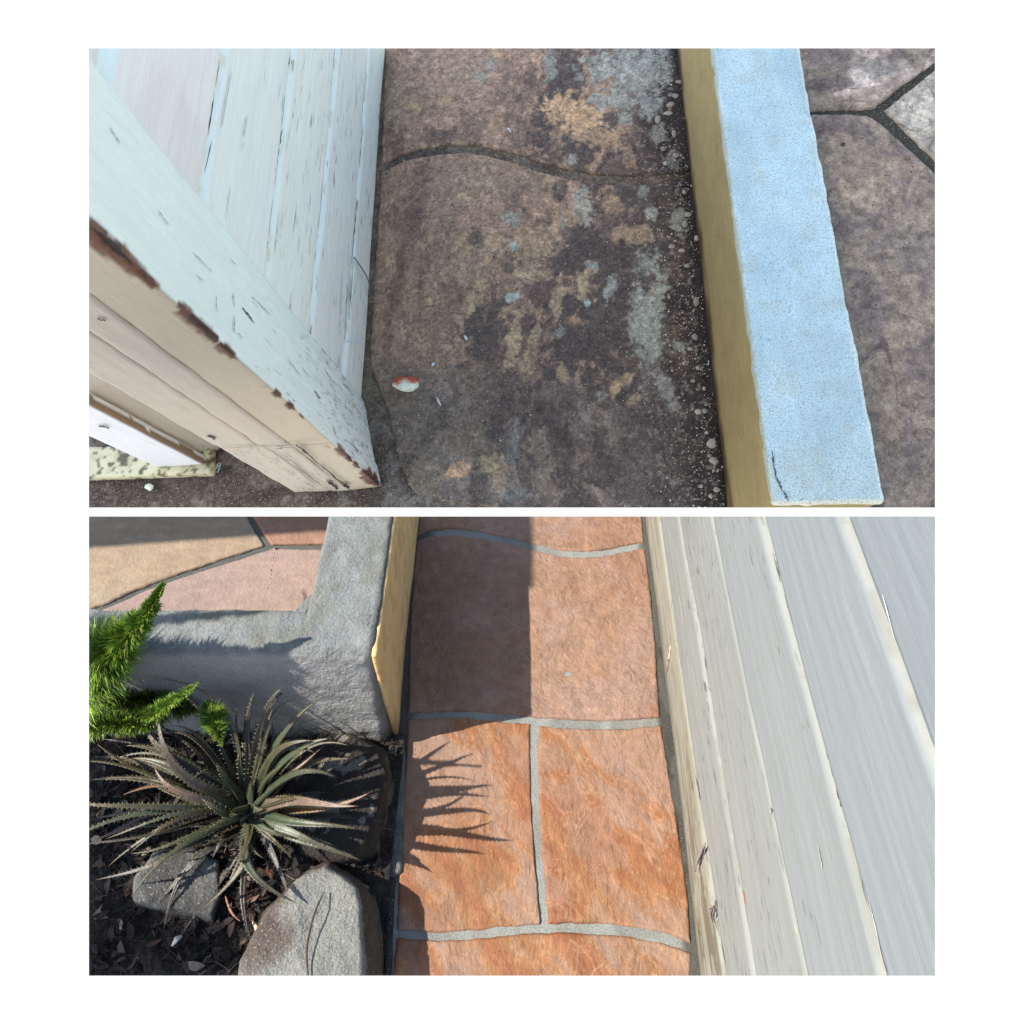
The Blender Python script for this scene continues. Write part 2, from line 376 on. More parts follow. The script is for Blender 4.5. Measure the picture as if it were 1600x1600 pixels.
def siding(place, parent, o, u, nrm, lines, ur, paint, mat, res=.0028, names='board', cove=.014, proud=.009):
    """horizontal drop siding: each board has a cove along its top edge where the next one laps over"""
    for bi in range(len(lines)-1):
        z0, z1 = lines[bi], lines[bi+1]
        prof = [(z0+.0016, -.002), (z0+.0034, 0)]
        m = max(3, int((z1-z0-cove-.003)/res))
        prof += [(z, 0) for z in np.linspace(z0+.0034, z1-cove, m)[1:]]
        prof += [(z1-cove*.72, -.0022), (z1-cove*.45, -.0055), (z1-cove*.15, -proud), (z1-.0005, -proud-.001)]
        prof = np.array(prof); nu = int((ur[1]-ur[0])/res)+1; uu = np.linspace(ur[0], ur[1], nu)
        UU, K = np.meshgrid(uu, np.arange(len(prof))); Z = prof[K, 0]; OF = prof[K, 1]
        dsp = (fbm(UU*5, Z*8, 2, 40+bi)-.5)*.004+(fbm(UU*14, Z*220, 3, 50+bi)-.5)*.0011
        OFs = OF+dsp; Zj = Z+(fbm(UU*40, Z*3, 3, 60+bi)-.5)*.0025*(K >= len(prof)-5)*1.0
        P = o[None, None]+UU[..., None]*u+OFs[..., None]*nrm; P[..., 2] = Zj
        V = P.reshape(-1, 3); nv = len(prof); Fq = gridfaces(nu, nv)
        # back
        back = o[None]+uu[:, None]*u-.02*nrm
        bt = back.copy(); bt[:, 2] = z1-.0005; bb = back.copy(); bb[:, 2] = z0+.0012
        off = len(V); V = np.vstack([V, bt, bb]); i = np.arange(nu-1)
        top = (nv-1)*nu+i; Fq = np.vstack([Fq, np.stack([top, top+1, off+i+1, off+i], 1), np.stack([off+i, off+i+1, off+nu+i+1, off+nu+i], 1), np.stack([off+nu+i, off+nu+i+1, i+1, i], 1)])
        faces = Fq.tolist()
        faces.append([j*nu for j in range(nv)]+[off, off+nu]); faces.append([j*nu+nu-1 for j in range(nv)][::-1]+[off+2*nu-1, off+nu-1])
        if np.cross(u, [0, 0, 1.])@nrm < 0: faces = [f[::-1] for f in faces]
        C = paint(np.r_[UU.ravel(), uu, uu], V[:, 2], bi, np.r_[OF.ravel(), uu*0, uu*0])
        put(names, place, V, faces, C, mat, parent)

# slab added high beyond the left edge, out of view, to shade the upper place
def plate(name, pts, z0, th, col, label):
    V = np.array([(x, y, z) for z in (z0, z0+th) for x, y in pts]); m_ = len(pts)
    Fq = [tuple(range(m_))[::-1], tuple(range(m_, 2*m_))]+[(i, (i+1) % m_, m_+(i+1) % m_, m_+i) for i in range(m_)]
    return tag(put(name, B, V, Fq, col, M_tanB, clip=False, smooth=False), label, kind='structure')
plate('added_shade_slab', [(x_-2.55, y_-.477) for x_, y_ in ((-5.9, 2.8), (-5.9, .235), (-1.3, .235), (-1.3, 2.8))], 7.0, .06, (.35, .33, .30), 'flat pale slab added out of view high above the left side, casting the open shade')
# board added unseen beyond the left edge, shaped to shadow the far lower patio
k_ = SUN/SUN[2]*.74
plate('added_shade_board', [(x+k_[0], y+k_[1]) for x, y in [(-.85, .585), (-.617, .606), (-.31, .639), (-.252, .6365), (-.1695, .6365), (-.176, 1.0), (-.85, 1.0)]], .22+.74, .02, (.35, .33, .30), 'wide board added unseen beyond the left edge, casting a straight shadow on the far patio')

# ================================================================== UPPER PLACE: stained path in the shade
def uvA(x, y): return A.G(x, y)[:2]
def stain_layer(U, c, blobs, uv, fr=1., seed0=0):
    for i, b in enumerate(blobs):
        x, y, rx, ry, col, st = b[:6]; ang = b[6] if len(b) > 6 else 0; k = b[7] if len(b) > 7 else .62; soft = b[8] if len(b) > 8 else .26
        m = Blob(uv, x, y, rx, ry, ang, k, soft, fr)(U, seed0+i*7)
        c = over(c, m*st, col)
    return c

DARK = (62, 60, 61); BLUE = (120, 134, 136); BLK = (32, 29, 29)
pathA_dark = [(886, 115, 24, 62, DARK, .85), (860, 167, 17, 34, DARK, .8), (849, 193, 20, 25, DARK, .8), (890, 227, 60, 16, DARK, .85), (875, 298, 11, 20, DARK, .9, 15, .25),
    (1002, 306, 32, 20, DARK, .8), (909, 370, 26, 17, DARK, .85), (792, 396, 12, 28, DARK, .6), (747, 377, 14, 22, DARK, .6), (935, 403, 60, 22, DARK, .85), (879, 405, 30, 20, DARK, .8),
    (760, 515, 36, 50, DARK, .8, 20), (845, 450, 28, 26, (78, 70, 70), .8, 0, .2), (935, 520, 60, 70, DARK, .9), (822, 510, 20, 16, DARK, .7), (1010, 380, 40, 30, DARK, .7), (700, 480, 20, 60, (84, 76, 72), .5, 20),
    (690, 215, 26, 14, (82, 74, 70), .8), (740, 200, 22, 22, (86, 80, 76), .6), (800, 130, 25, 40, (92, 84, 80), .5), (640, 350, 20, 40, (88, 80, 76), .6), (970, 445, 40, 50, DARK, .9), (1000, 215, 22, 10, DARK, .5), (955, 190, 16, 14, DARK, .7), (820, 400, 22, 14, (84, 78, 72), .7)]
pathA_tan = [(897, 180, 42, 30, (154, 139, 115), .95, 10), (935, 216, 34, 14, (142, 129, 111), .8), (991, 366, 34, 15, (138, 128, 112), .7), (770, 381, 26, 22, (144, 136, 118), .7), (835, 385, 30, 30, (138, 130, 113), .6),
    (957, 321, 17, 15, (136, 126, 111), .8, -40), (1040, 313, 13, 9, (108, 103, 91), .7), (745, 460, 8, 32, (136, 131, 115), .75, 25), (802, 532, 11, 42, (136, 131, 113), .85, 12), (832, 545, 9, 34, (130, 125, 109), .75, 18), (912, 442, 11, 24, (134, 129, 111), .85, 15), (870, 480, 9, 34, (130, 125, 110), .8, 12),
    (828, 430, 24, 9, (140, 134, 117), .6), (961, 607, 8, 15, (132, 123, 104), .9, 20, .4), (980, 592, 13, 8, (130, 122, 105), .85, -35, .4), (991, 624, 12, 6, (116, 111, 96), .85, -30, .4), (717, 735, 22, 13, (142, 124, 107), .95, -20, .3, .25), (762, 727, 13, 17, (132, 127, 106), .8), (781, 748, 11, 26, (130, 120, 107), .7),
    (830, 583, 16, 24, (108, 103, 91), .8), (879, 582, 9, 14, (124, 116, 99), .8), (668, 740, 28, 30, (102, 101, 91), .6), (725, 430, 20, 14, (130, 124, 110), .5), (870, 215, 10, 24, (128, 119, 105), .5), (700, 120, 60, 40, (116, 111, 102), .5), (800, 280, 90, 20, (122, 117, 105), .5), (700, 300, 60, 30, (118, 113, 103), .5), (742, 685, 20, 26, (88, 87, 79), .7, 20)]
pathA_blue = [(1000, 104, 84, 34, BLUE, .85, 0, .6), (957, 158, 34, 14, BLUE, .85), (1017, 167, 18, 17, (112, 128, 132), .85), (860, 107, 9, 24, BLUE, .7), (751, 118, 12, 10, BLUE, .5), (766, 100, 14, 9, BLUE, .5), (976, 186, 13, 10, BLUE, .8), (1029, 208, 9, 14, BLUE, .7),
    (894, 250, 8, 10, BLUE, .9, 0, .4), (909, 321, 13, 28, (128, 138, 138), .8, -10), (1017, 332, 11, 9, BLUE, .9), (1007, 300, 8, 12, BLUE, .7), (1062, 347, 13, 18, BLUE, .75), (1010, 412, 17, 26, BLUE, .75), (800, 343, 14, 12, BLUE, .7), (803, 385, 5, 8, (125, 150, 152), .8), (924, 415, 9, 8, BLUE, .9), (800, 465, 10, 6, (140, 165, 170), .9),
    (954, 450, 9, 17, BLUE, .85, 15), (1012, 510, 24, 60, BLUE, .95, -8, .45), (1040, 605, 12, 34, BLUE, .7, -25), (918, 474, 7, 5, (140, 165, 172), .9), (875, 517, 8, 8, BLUE, .6), (804, 690, 10, 32, (98, 106, 112), .6, 10), (1027, 457, 12, 28, BLUE, .85), (1063, 540, 8, 11, BLUE, .8), (1050, 250, 12, 16, (88, 100, 104), .6), (940, 617, 7, 5, BLUE, .6), (880, 345, 6, 16, BLUE, .5), (795, 775, 26, 14, (96, 106, 112), .6), (1010, 600, 12, 30, (96, 102, 104), .4)]

kbA = [A.G(1058, 76), A.G(1137, 791)]
def kerb_dist(U):   # distance from the low wall's foot, metres in place units
    x = np.interp(U[:, 1], [kbA[1][1], kbA[0][1]], [kbA[1][0], kbA[0][0]]); return x-U[:, 0]
def wallx(y): return -.2835+(y-.34)*.0095

def paint_pathA(V):
    U = V[:, :2]; x, y = U[:, 0], U[:, 1]; n = len(U)
    c = np.tile(np.array([128., 117, 106]), (n, 1))
    c = over(c, ss(.40, .62, fbm(x*9, y*9, 5, 3))*.55, (134, 120, 108))
    c = over(c, ss(.46, .60, fbm(x*15+4, y*15, 5, 5, .6))*.3, (92, 85, 80))
    lo = ss(.43, .33, y+(fbm(x*7, y*7, 4, 8)-.5)*.10)       # grimy near end
    lt = ss(-.17, -.24, x+(fbm(x*10, y*10, 4, 9)-.5)*.08)*(1-lo)
    c = over(c, lt*.6, (120, 106, 98))
    c = over(c, ss(.5, .62, fbm(x*60, y*14, 4, 10))*lt*.5, (78, 66, 62))
    c = over(c, lo*.88, (88, 86, 84))
    c = over(c, lo*ss(.45, .7, fbm(x*12, y*12, 5, 12, .6))*.6, (104, 105, 107))
    c = over(c, lo*ss(.5, .66, fbm(x*10+9, y*10+3, 5, 13, .6))*.7, (62, 60, 60))
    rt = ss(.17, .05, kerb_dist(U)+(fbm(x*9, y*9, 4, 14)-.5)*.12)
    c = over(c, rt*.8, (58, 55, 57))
    # creeping black-grey film with crisp lobed edges, drawn out along the fall of the path
    wx = x+(fbm(x*30, y*30, 3, 401)-.5)*.03; wy = y+(fbm(x*30, y*30, 3, 402)-.5)*.03
    fl = fbm((wx+wy*.22)*24, (wy-wx*.2)*9, 5, 403, .6)
    zone = ss(-.12, .02, x+(1-ss(.3, .6, y))*.08)*.9+.03
    c = over(c, ss(.50, .545, fl)*zone*.72, (70, 66, 67))
    fl2 = fbm(wx*40, wy*26, 5, 404, .6)
    c = over(c, ss(.56, .60, fl2)*zone*.6, (52, 48, 49))
    c = over(c, ss(.60, .64, fbm(wx*34+5, wy*22, 5, 405, .6))*(1-lo)*.55, (140, 128, 110))
    c = stain_layer(U, c, pathA_dark, uvA, 1.7, 100)
    c = stain_layer(U, c, pathA_tan, uvA, 2.2, 300)
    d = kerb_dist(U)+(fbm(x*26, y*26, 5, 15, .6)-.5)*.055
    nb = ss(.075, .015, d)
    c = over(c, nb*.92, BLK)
    c = stain_layer(U, c, pathA_blue, uvA, 2.2, 500)
    # salt-like crust specks thickest near the low wall
    sp = ss(.66, .72, fbm(x*170, y*170, 2, 17))*ss(.17, .02, kerb_dist(U)+(fbm(x*20, y*20, 3, 18)-.5)*.1)
    c = over(c, sp*.55, (120, 130, 134))
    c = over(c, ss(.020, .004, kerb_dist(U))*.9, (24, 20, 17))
    c = over(c, ss(.03, .0, x-wallx(y))*.35*(y > .34), (84, 80, 74))
    # fine mottling of grime
    g = fbm(x*110, y*110, 4, 20, .7)
    c = c*(1+(g[:, None]-.5)*.5)
    g = fbm(x*300, y*300, 2, 21)
    c = c*(1+(g[:, None]-.5)*.4)
    # flake edges of the cleft slate
    f = fbm(x*11, y*11, 4, 22); e = np.abs((f*9) % 1-.5)
    c = over(c, ss(.045, .0, e)*ss(.5, .56, fbm(x*8, y*8, 2, 23))*.5, (58, 50, 46))
    return lin(np.clip(c, 4, 255))/LA

def reliefA(x, y):
    f = fbm(x*11, y*11, 4, 22)*9; t = np.floor(f)+ss(.40, .60, f % 1)
    return (t-4)*.0010+(fbm(x*40, y*40, 3, 25)-.5)*.0016

# ground under the joints and round the post
def mortar_sheet(place, name, x0, x1, y0, y1, z, res, paint, mat, depth=.04, amp=.0012, extra=None):
    nu = int((x1-x0)/res)+1; nv = int((y1-y0)/res)+1
    X, Y = np.meshgrid(np.linspace(x0, x1, nu), np.linspace(y0, y1, nv)); x = X.ravel(); y = Y.ravel()
    zz = z+(fbm(x*60, y*60, 3, 70)-.5)*amp*2
    if extra is not None: zz = zz+extra(x, y)
    V = np.stack([x, y, zz], 1)
    ring = np.r_[np.arange(nu), np.arange(1, nv)*nu+nu-1, (nv-1)*nu+np.arange(nu-2, -1, -1), np.arange(nv-2, 0, -1)*nu]
    R = V[ring].copy(); R[:, 2] = z-depth; off = len(V); m = len(ring); i = np.arange(m)
    V = np.vstack([V, R]); Fq = np.vstack([gridfaces(nu, nv), np.stack([ring, off+i, off+(i+1) % m, ring[(i+1) % m]], 1)]).tolist()
    Fq.append(list(range(off, off+m))[::-1])
    return put(name, place, V, Fq, paint(V), mat)

def paint_mortA(V):
    x, y = V[:, 0], V[:, 1]
    c = np.tile(np.array([84., 84, 80]), (len(V), 1))
    c = over(c, ss(.08, .0, x)*ss(.36, .30, y)*.8, (70, 69, 70))
    c = over(c, ss(.45, .65, fbm(x*22, y*22, 5, 71))*.6, (58, 56, 56))
    c = over(c, ss(.55, .7, fbm(x*30, y*30, 4, 72))*ss(.36, .28, y)*.6, (108, 112, 116))
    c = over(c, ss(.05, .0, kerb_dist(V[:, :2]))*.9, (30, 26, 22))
    c = c*(1+(fbm(x*200, y*200, 3, 73)[:, None]-.5)*.7)
    return lin(np.clip(c, 4, 255))/LA
path = mortar_sheet(A, 'stained_path', -.75, .30, .12, 1.12, -.0035, .0024, paint_mortA, M_mortA)
tag(path, 'dark grimy patio path in shade, with curved dirty mortar joint between blotchy stained flagstones', kind='structure')

jA = [(590, 262), (635, 242), (672, 235), (717, 231), (755, 235), (804, 246), (845, 259), (890, 270), (935, 278), (991, 280), (1047, 276), (1100, 266)]
jup = [(x, y-5.5) for x, y in jA]; jdn = [(x, y+6) for x, y in jA]
def add_stone(place, parent, args, z, res, relief, paint, mat, label=None, seed=0, depth=.012, edge_noise=.0015):
    V, Fq = slab_stone(place, *args, z, res, relief, seed=seed, depth=depth, edge_noise=edge_noise)
    o = put('flagstone', place, V, Fq, paint(V), mat, parent)
    if label and o: o['label'] = label
    return o
add_stone(A, path, (jup, [(1100, 260), (1072, 50)], [(604, 50), (1072, 50)], [(596, 256), (604, 50)]), 0, .0019, reliefA, paint_pathA, M_stoneA, 'far stained flagstone with blue grey bloom by the low wall', 1)
low = [(684, 782), (717, 786), (770, 792), (860, 806), (1000, 815), (1140, 818)]
lft = [(684, 782), (648, 768), (634, 745), (622, 716), (615, 680), (604, 640), (590, 600), (579, 560), (583, 470), (596, 268)]
add_stone(A, path, (low, [(1140, 818), (1090, 275)], jdn, lft), 0, .0019, reliefA, paint_pathA, M_stoneA, 'large blotchy flagstone between the siding and the low wall', 2)

# raised patio on the far side of the low wall
TZ = .16
def paint_terA(V):
    x, y = V[:, 0], V[:, 1]
    c = np.tile(np.array([112., 106, 105]), (len(V), 1))
    c = over(c, ss(.35, .55, fbm(x*10, y*10, 5, 81))*.6, (126, 117, 112))
    c = over(c, ss(.48, .62, fbm(x*13+7, y*13, 5, 82, .6))*.6, (90, 84, 92))
    far = ss(.62, .75, y+(fbm(x*9, y*9, 3, 83)-.5)*.05)
    c = over(c, far*ss(.42, .58, fbm(x*14, y*14, 5, 84, .6))*.75, (162, 152, 158))
    return V, c
uvT = lambda x, y: A.G(x, y, TZ)[:2]
def paint_terA2(V, kind):
    V, c = paint_terA(V); U = V[:, :2]; x, y = U[:, 0], U[:, 1]
    if kind == 2: c = over(c, np.ones(len(V))*.55, (142, 141, 143)); c = over(c, ss(.45, .6, fbm(x*20, y*20, 4, 86))*.4, (158, 158, 160))
    bl = [(1345, 125, 22, 16, (190, 182, 190), .8), (1310, 145, 14, 8, (190, 182, 190), .6), (1300, 135, 30, 12, (84, 78, 84), .7), (1370, 108, 30, 18, (112, 112, 118), .7), (1340, 260, 60, 40, (132, 121, 113), .6), (1335, 300, 50, 26, (136, 124, 117), .6), (1400, 262, 34, 16, (134, 122, 117), .6), (1290, 200, 40, 16, (88, 80, 86), .7), (1380, 620, 40, 80, (124, 114, 108), .5), (1360, 480, 30, 60, (92, 86, 94), .6), (1440, 400, 40, 50, (100, 96, 102), .5)] if kind != 2 else [(1440, 170, 26, 24, (172, 172, 174), .6)]
    c = stain_layer(U, c, bl, uvT, 1.3, 900)
    c = c*(1+(fbm(x*110, y*110, 4, 87, .7)[:, None]-.5)*.7)
    f = fbm(x*7+3, y*7, 3, 88); e = np.abs((f*8) % 1-.5)
    c = over(c, ss(.035, .0, e)*ss(.5, .56, fbm(x*6, y*6, 2, 89))*.6, (66, 54, 56))
    return lin(np.clip(c, 4, 255))/LA/np.array([1.12, 1.02, 1.08])
def reliefT(x, y):
    f = fbm(x*7+3, y*7, 3, 88)*8; return (np.floor(f)+ss(.42, .58, f % 1)-4)*.0009+(fbm(x*40, y*40, 3, 25)-.5)*.001
ter = mortar_sheet(A, 'shaded_patio', .31, .66, .10, .95, TZ-.004, .003, lambda V: paint_mortA(V)*.25+np.array([.055, .050, .036]), M_mortA, depth=TZ-.01)
tag(ter, 'mauve grey flagstone patio beyond the blue topped low wall', kind='structure')
J = (1371, 176)
add_stone(A, ter, ([(1200, 176), (1300, 170.5), (1345, 170), (1366, 168)], [(1366, 168), (1420, 126), (1500, 68)], [(1180, 40), (1500, 40)], [(1200, 176), (1180, 40)]), TZ, .0023, reliefT, lambda V: paint_terA2(V, 1), M_stoneA, 'pale mottled flagstone above the joint fork', 4)
add_stone(A, ter, ([(1385, 177), (1422, 212), (1480, 268)], [(1480, 268), (1520, 60)], [(1500, 78), (1520, 60)], [(1383, 171), (1500, 78)]), TZ, .0023, reliefT, lambda V: paint_terA2(V, 2), M_stoneA, 'light grey flagstone right of the joint fork', 5)
add_stone(A, ter, ([(1340, 830), (1500, 830)], [(1500, 830), (1500, 307)], [(1200, 182), (1300, 177), (1345, 179), (1366, 186), (1410, 222.5), (1461, 269), (1500, 307)], [(1340, 830), (1200, 182)]), TZ, .0023, reliefT, lambda V: paint_terA2(V, 3), M_stoneA, 'large mauve flagstone running beside the low wall', 6)

# low wall: tan rendered side, blue grey cement coping
KH = .20
ti0, ti1 = A.G(1112, 75, KH), A.G(1206, 788, KH); to0, to1 = A.G(1250, 75, KH), A.G(1384, 785, KH)
def ext(a, b, t): return a+(b-a)*t
ti0 = ext(ti1, ti0, 1.6); to0 = ext(to1, to0, 1.6)
b0 = ext(kbA[1], kbA[0], 1.6); b1 = kbA[1].copy()
wl = empty('low_wall', A, [(.22+.36)/2, .5, 0])
tag(wl, 'low garden wall with tan side and speckled light blue cement top, dividing shaded path from patio', 'low wall')
cap_t = .012
V, Fq = hexbox([(ti1[0]+.0015, ti1[1]+.001), (to1[0]-.003, to1[1]+.001), (to0[0]-.003, to0[1]), (ti0[0]+.0015, ti0[1])], -.03, KH-cap_t, .006, .003, .0009, 50, 3)
# lean the side so its foot stands where the photo shows it
sh = (1-(V[:, 2]+.0)/(KH))
xi = np.interp(V[:, 1], [b1[1], b0[1]], [b1[0], b0[0]])-np.interp(V[:, 1], [ti1[1], ti0[1]], [ti1[0]+.0015, ti0[0]+.0015])
V[:, 0] += np.clip(sh, 0, 1.2)*xi*(V[:, 0] < .27)
def paint_tanA(V):
    x, y, z = V.T; c = np.tile(np.array([117., 112, 84]), (len(V), 1))
    c = over(c, ss(.4, .65, fbm(y*7, z*20, 4, 91))*.5, (126, 119, 88))
    c = over(c, ss(.5, .68, fbm(y*30, z*14, 4, 92))*.25, (112, 100, 72))
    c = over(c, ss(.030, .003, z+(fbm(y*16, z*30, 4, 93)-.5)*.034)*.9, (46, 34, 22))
    c = over(c, (ss(.02, .0, z-KH+.03))*0, (0, 0, 0))
    return lin(c)/np.array([.56, .68, .9])
put('rendered_side', A, V, Fq, paint_tanA(V), M_tanA, wl)
V, Fq = hexbox([ti1[:2], to1[:2], to0[:2], ti0[:2]], KH-cap_t, KH, .0026, .005, .0010, 60, 4)
ed = np.minimum(np.abs(V[:, 0]-np.interp(V[:, 1], [to1[1], to0[1]], [to1[0], to0[0]])), 1)
V[:, 0] += (ed < .03)*(fbm(V[:, 1]*45, V[:, 1]*0+2, 4, 95)-.5+.8*(fbm(V[:, 1]*14, V[:, 1]*0+9, 3, 92)-.5))*.0034*(V[:, 2] > KH-cap_t*.7)*(1-ed/.03)
ei = np.abs(V[:, 0]-np.interp(V[:, 1], [ti1[1], ti0[1]], [ti1[0], ti0[0]]))
V[:, 0] += (ei < .02)*(fbm(V[:, 1]*60, V[:, 1]*0+7, 4, 97)-.5)*.003*(1-ei/.02)
V[:, 1] += (V[:, 1] < ti1[1]+.02)*(fbm(V[:, 0]*50, V[:, 0]*0, 3, 96)-.5)*.003
def paint_copA(V):
    x, y, z = V.T; c = np.tile(np.array([163., 196, 214]), (len(V), 1))
    c = over(c, ss(.4, .7, fbm(x*9, y*9, 4, 98))*.45, (150, 184, 204))
    c = over(c, ss(.5, .72, fbm(x*25, y*14, 5, 99))*.35, (176, 205, 214))
    c = over(c, ss(.24, .16, y+(fbm(x*20, y*20, 3, 94)-.5)*.03)*.35, (164, 184, 190))
    c = over(c, ss(.50, .64, fbm(x*26, y*7, 5, 100))*.30, (140, 170, 184)); c = over(c, ss(.6, .68, fbm(x*40, y*40, 4, 88))*.22, (150, 165, 160))
    e2 = np.abs(x-np.interp(y, [to1[1], to0[1]], [to1[0], to0[0]]))
    c = over(c, ss(.006, .002, e2)*.8, (214, 226, 222))
    e3 = np.abs(x-np.interp(y, [ti1[1], ti0[1]], [ti1[0], ti0[0]]))
    c = over(c, ss(.0035, .001, e3+(fbm(x*80, y*80, 3, 90)-.5)*.003)*.55, (128, 134, 118))
    c = over(c, ((y < ti1[1]+.003))*.8, (196, 204, 198))
    return lin(c)/np.array([.62, .78, 1.02])
put('coping', A, V, Fq, paint_copA(V), M_copA, wl)
# hairline crack at the near corner of the coping
sv = Sliver()
for p, q in zip([(1207, 705), (1209, 725), (1212, 745), (1222, 765)], [(1209, 725), (1212, 745), (1222, 765), (1233, 783)]):
    a, b_ = A.G(*p, KH+.0006), A.G(*q, KH+.0006); d = b_-a; L = np.linalg.norm(d); d /= L
    sv.add((a+b_)/2, d, np.cross([0, 0, 1.], d), np.array([0, 0, 1.]), L*1.1, .0017, (*lin((78, 88, 82)), 1), .8, 9, .0002)
sv.put('surface_crack', A, M_flat, wl)

# siding wall (left)
oA = A.G(603, 75); oB = A.G(571, 545); uA = (oB-oA)*[1, 1, 0]; uA = -uA/np.linalg.norm(uA)   # pointing away along the path
nA = np.array([uA[1], -uA[0], 0]); O_A = A.G(571, 545)
def WA(x, y): return A.onwall(x, y, O_A, nA)
linesA = [0.003, .098, .2335, .366, .502, .637, .77]
ghA = lambda x, y: np.array([(WA(x, y)-O_A)@uA, WA(x, y)[2]])
wallA = empty('siding_wall', A, O_A)
tag(wallA, 'shaded pale grey horizontal board siding with peeling corner post beside stained path', 'wall')
crackpts = [ghA(487, 130), ghA(452, 120), ghA(575, 100)]
def paint_sidA(u, z, bi, of):
    n = len(u); base = [(194, 204, 202), (190, 199, 200), (193, 202, 200), (192, 202, 203), (186, 189, 192), (184, 188, 188)][min(bi, 5)]
    c = np.tile(np.array(base, float), (n, 1))
    c = over(c, ss(.4, .65, fbm(u*5, z*30, 4, 110+bi))*.4, (180, 193, 198))
    c = over(c, ss(.5, .7, fbm(u*6, z*120, 3, 120+bi))*.2, (208, 214, 210))
    c = over(c, ss(.55, .75, fbm(u*12, z*240, 3, 130+bi))*.22, (168, 178, 178))
    if bi == 4: c = over(c, ss(.5, .6, fbm(u*6+.6, z*8, 3, 139))*.4, (212, 204, 210))
    c = over(c, (of < -.0018)*.75, (212, 218, 210))                       # lighter cove colour stands in for caught sky light
    c = over(c, ss(.55, .62, fbm(u*26, z*60, 4, 140+bi))*(of < -.001)*.45, (150, 150, 140))
    c = over(c, ss(.014, .0, z)*(bi == 0)*.8, (172, 176, 158))
    a = ss(.48, .62, fbm(u*6, z*12, 3, 150+bi))*[1, 1, .9, .35, .1, .1][min(bi, 5)]
    return np.hstack([lin(c)/LAW, a[:, None]])
siding(A, wallA, O_A, uA, nA, linesA, (-.085, .62), paint_sidA, M_paintA, .0028)
sv = Sliver()
def cr(pl, uvw, O, u, n, p, q, w, col, name=None, jag=.6, lift=.0005):
    a = A.onwall(*p, O, n) if pl is A else B.onwall(*p, O, n); b_ = pl.onwall(*q, O, n); d = b_-a; L = np.linalg.norm(d); d = d/L
    sv.add((a+b_)/2, d, np.cross(n, d), n, L, w, (*lin(col), 1), jag, max(5, int(L/.006)), lift)
for p, q, w, col in [((499, 95), (494, 175), .0022, (58, 60, 64)), ((478, 85), (465, 140), .0008, (110, 112, 112)), ((452, 88), (450, 104), .0022, (90, 86, 84)), ((441, 200), (436, 226), .0028, (70, 68, 66)), ((431, 245), (425, 300), .0010, (120, 120, 116)),
        ((572, 105), (563, 200), .0016, (110, 110, 112)), ((566, 195), (561, 262), .0026, (94, 90, 94)), ((557, 312), (549, 412), .0034, (72, 68, 70)), ((552, 400), (545, 500), .0026, (70, 64, 64)), ((543, 440), (539, 530), .0014, (90, 88, 86)), ((556, 140), (556, 168), .0016, (60, 58, 58)), ((577, 300), (574, 330), .0012, (110, 108, 106)),
        ((513, 190), (505, 270), .0018, (128, 126, 122)), ((505, 270), (498, 350), .0014, (120, 120, 118)), ((361, 110), (345, 200), .0012, (140, 144, 146)), ((330, 220), (318, 270), .0020, (96, 92, 90)), ((360, 290), (352, 345), .0008, (130, 132, 132)), ((529, 550), (526, 590), .0012, (110, 108, 100)), ((534, 425), (531, 520), .0008, (130, 130, 126)),
        ((497, 75), (492, 150), .0007, (126, 124, 122)), ((470, 150), (462, 210), .0007, (140, 140, 138)), ((386, 180), (380, 215), .0010, (130, 134, 134)), ((414, 95), (412, 130), .0012, (130, 134, 136)), ((515, 80), (510, 130), .0006, (120, 116, 110)), ((436, 330), (428, 400), .0010, (150, 152, 150))]:
    cr(A, None, O_A, uA, nA, p, q, w, col)
for li in linesA[1:5]:      # dark slivers put in for broken shadow gaps where the boards lap
    u = -.08
    while u < .55:
        L = random.uniform(.008, .06)
        if random.random() < .62: sv.add(O_A+uA*u+np.array([0, 0, li-.0012+random.uniform(-.0006, .0006)]), uA, np.array([0, 0, 1.]), nA, L, random.uniform(.0008, .0020), (*lin([random.randint(70, 118)]*3), 1), .7, 9, -.0015)
        u += L*.9+random.uniform(.002, .03)
for _ in range(230):     # tiny splits scattered along the lower boards
    z = random.choice([.02, .05, .08, .12, .15, .18, .21, .26, .30, .34, .42])*random.uniform(.8, 1.15); u = random.uniform(-.05, .5)
    sv.add(O_A+uA*u+np.array([0, 0, z]), uA, np.array([0, 0, 1.]), nA, random.uniform(.003, .022), random.uniform(.0003, .0009), (*lin([random.randint(90, 140)]*3), 1), .5, 5, .0012)
sv.put('split_and_gap_shade', A, M_flat, wallA)
# curling splinter of paint
def ribbon(name, place, pts, w, col, mat, parent=None, thick=.0008, **kw):
    pts = smoothline(pts, 22); T = np.gradient(pts, axis=0); T /= np.linalg.norm(T, axis=1, keepdims=True)
    s_ = np.cross(T, np.array([.2, .3, 1.])); s_ /= np.linalg.norm(s_, axis=1, keepdims=True); n_ = np.cross(s_, T)
    t = np.linspace(0, 1, len(pts))[:, None]; ww = w*np.sqrt(np.clip(1-(2*t-1)**2, .03, 1))/2
    V = np.vstack([pts+s_*ww, pts+n_*thick, pts-s_*ww, pts-n_*thick]); m = len(pts); Fq = []
    for k in range(4):
        for i in range(m-1): Fq.append((k*m+i, k*m+i+1, ((k+1) % 4)*m+i+1, ((k+1) % 4)*m+i))
    Fq += [(0, m, 2*m, 3*m), (4*m-1, 3*m-1, 2*m-1, m-1)]
    return put(name, place, V, Fq, (*lin(col), 1), mat, parent, clip=kw.pop('clip', False), **kw)
f = lambda x, y, o: WA(x, y)+nA*o
ribbon('splinter', A, [f(551, 402, .002), f(558, 418, .006), f(566, 436, .008), f(575, 460, .006)], .0045, (104, 104, 106), M_flat, wallA)
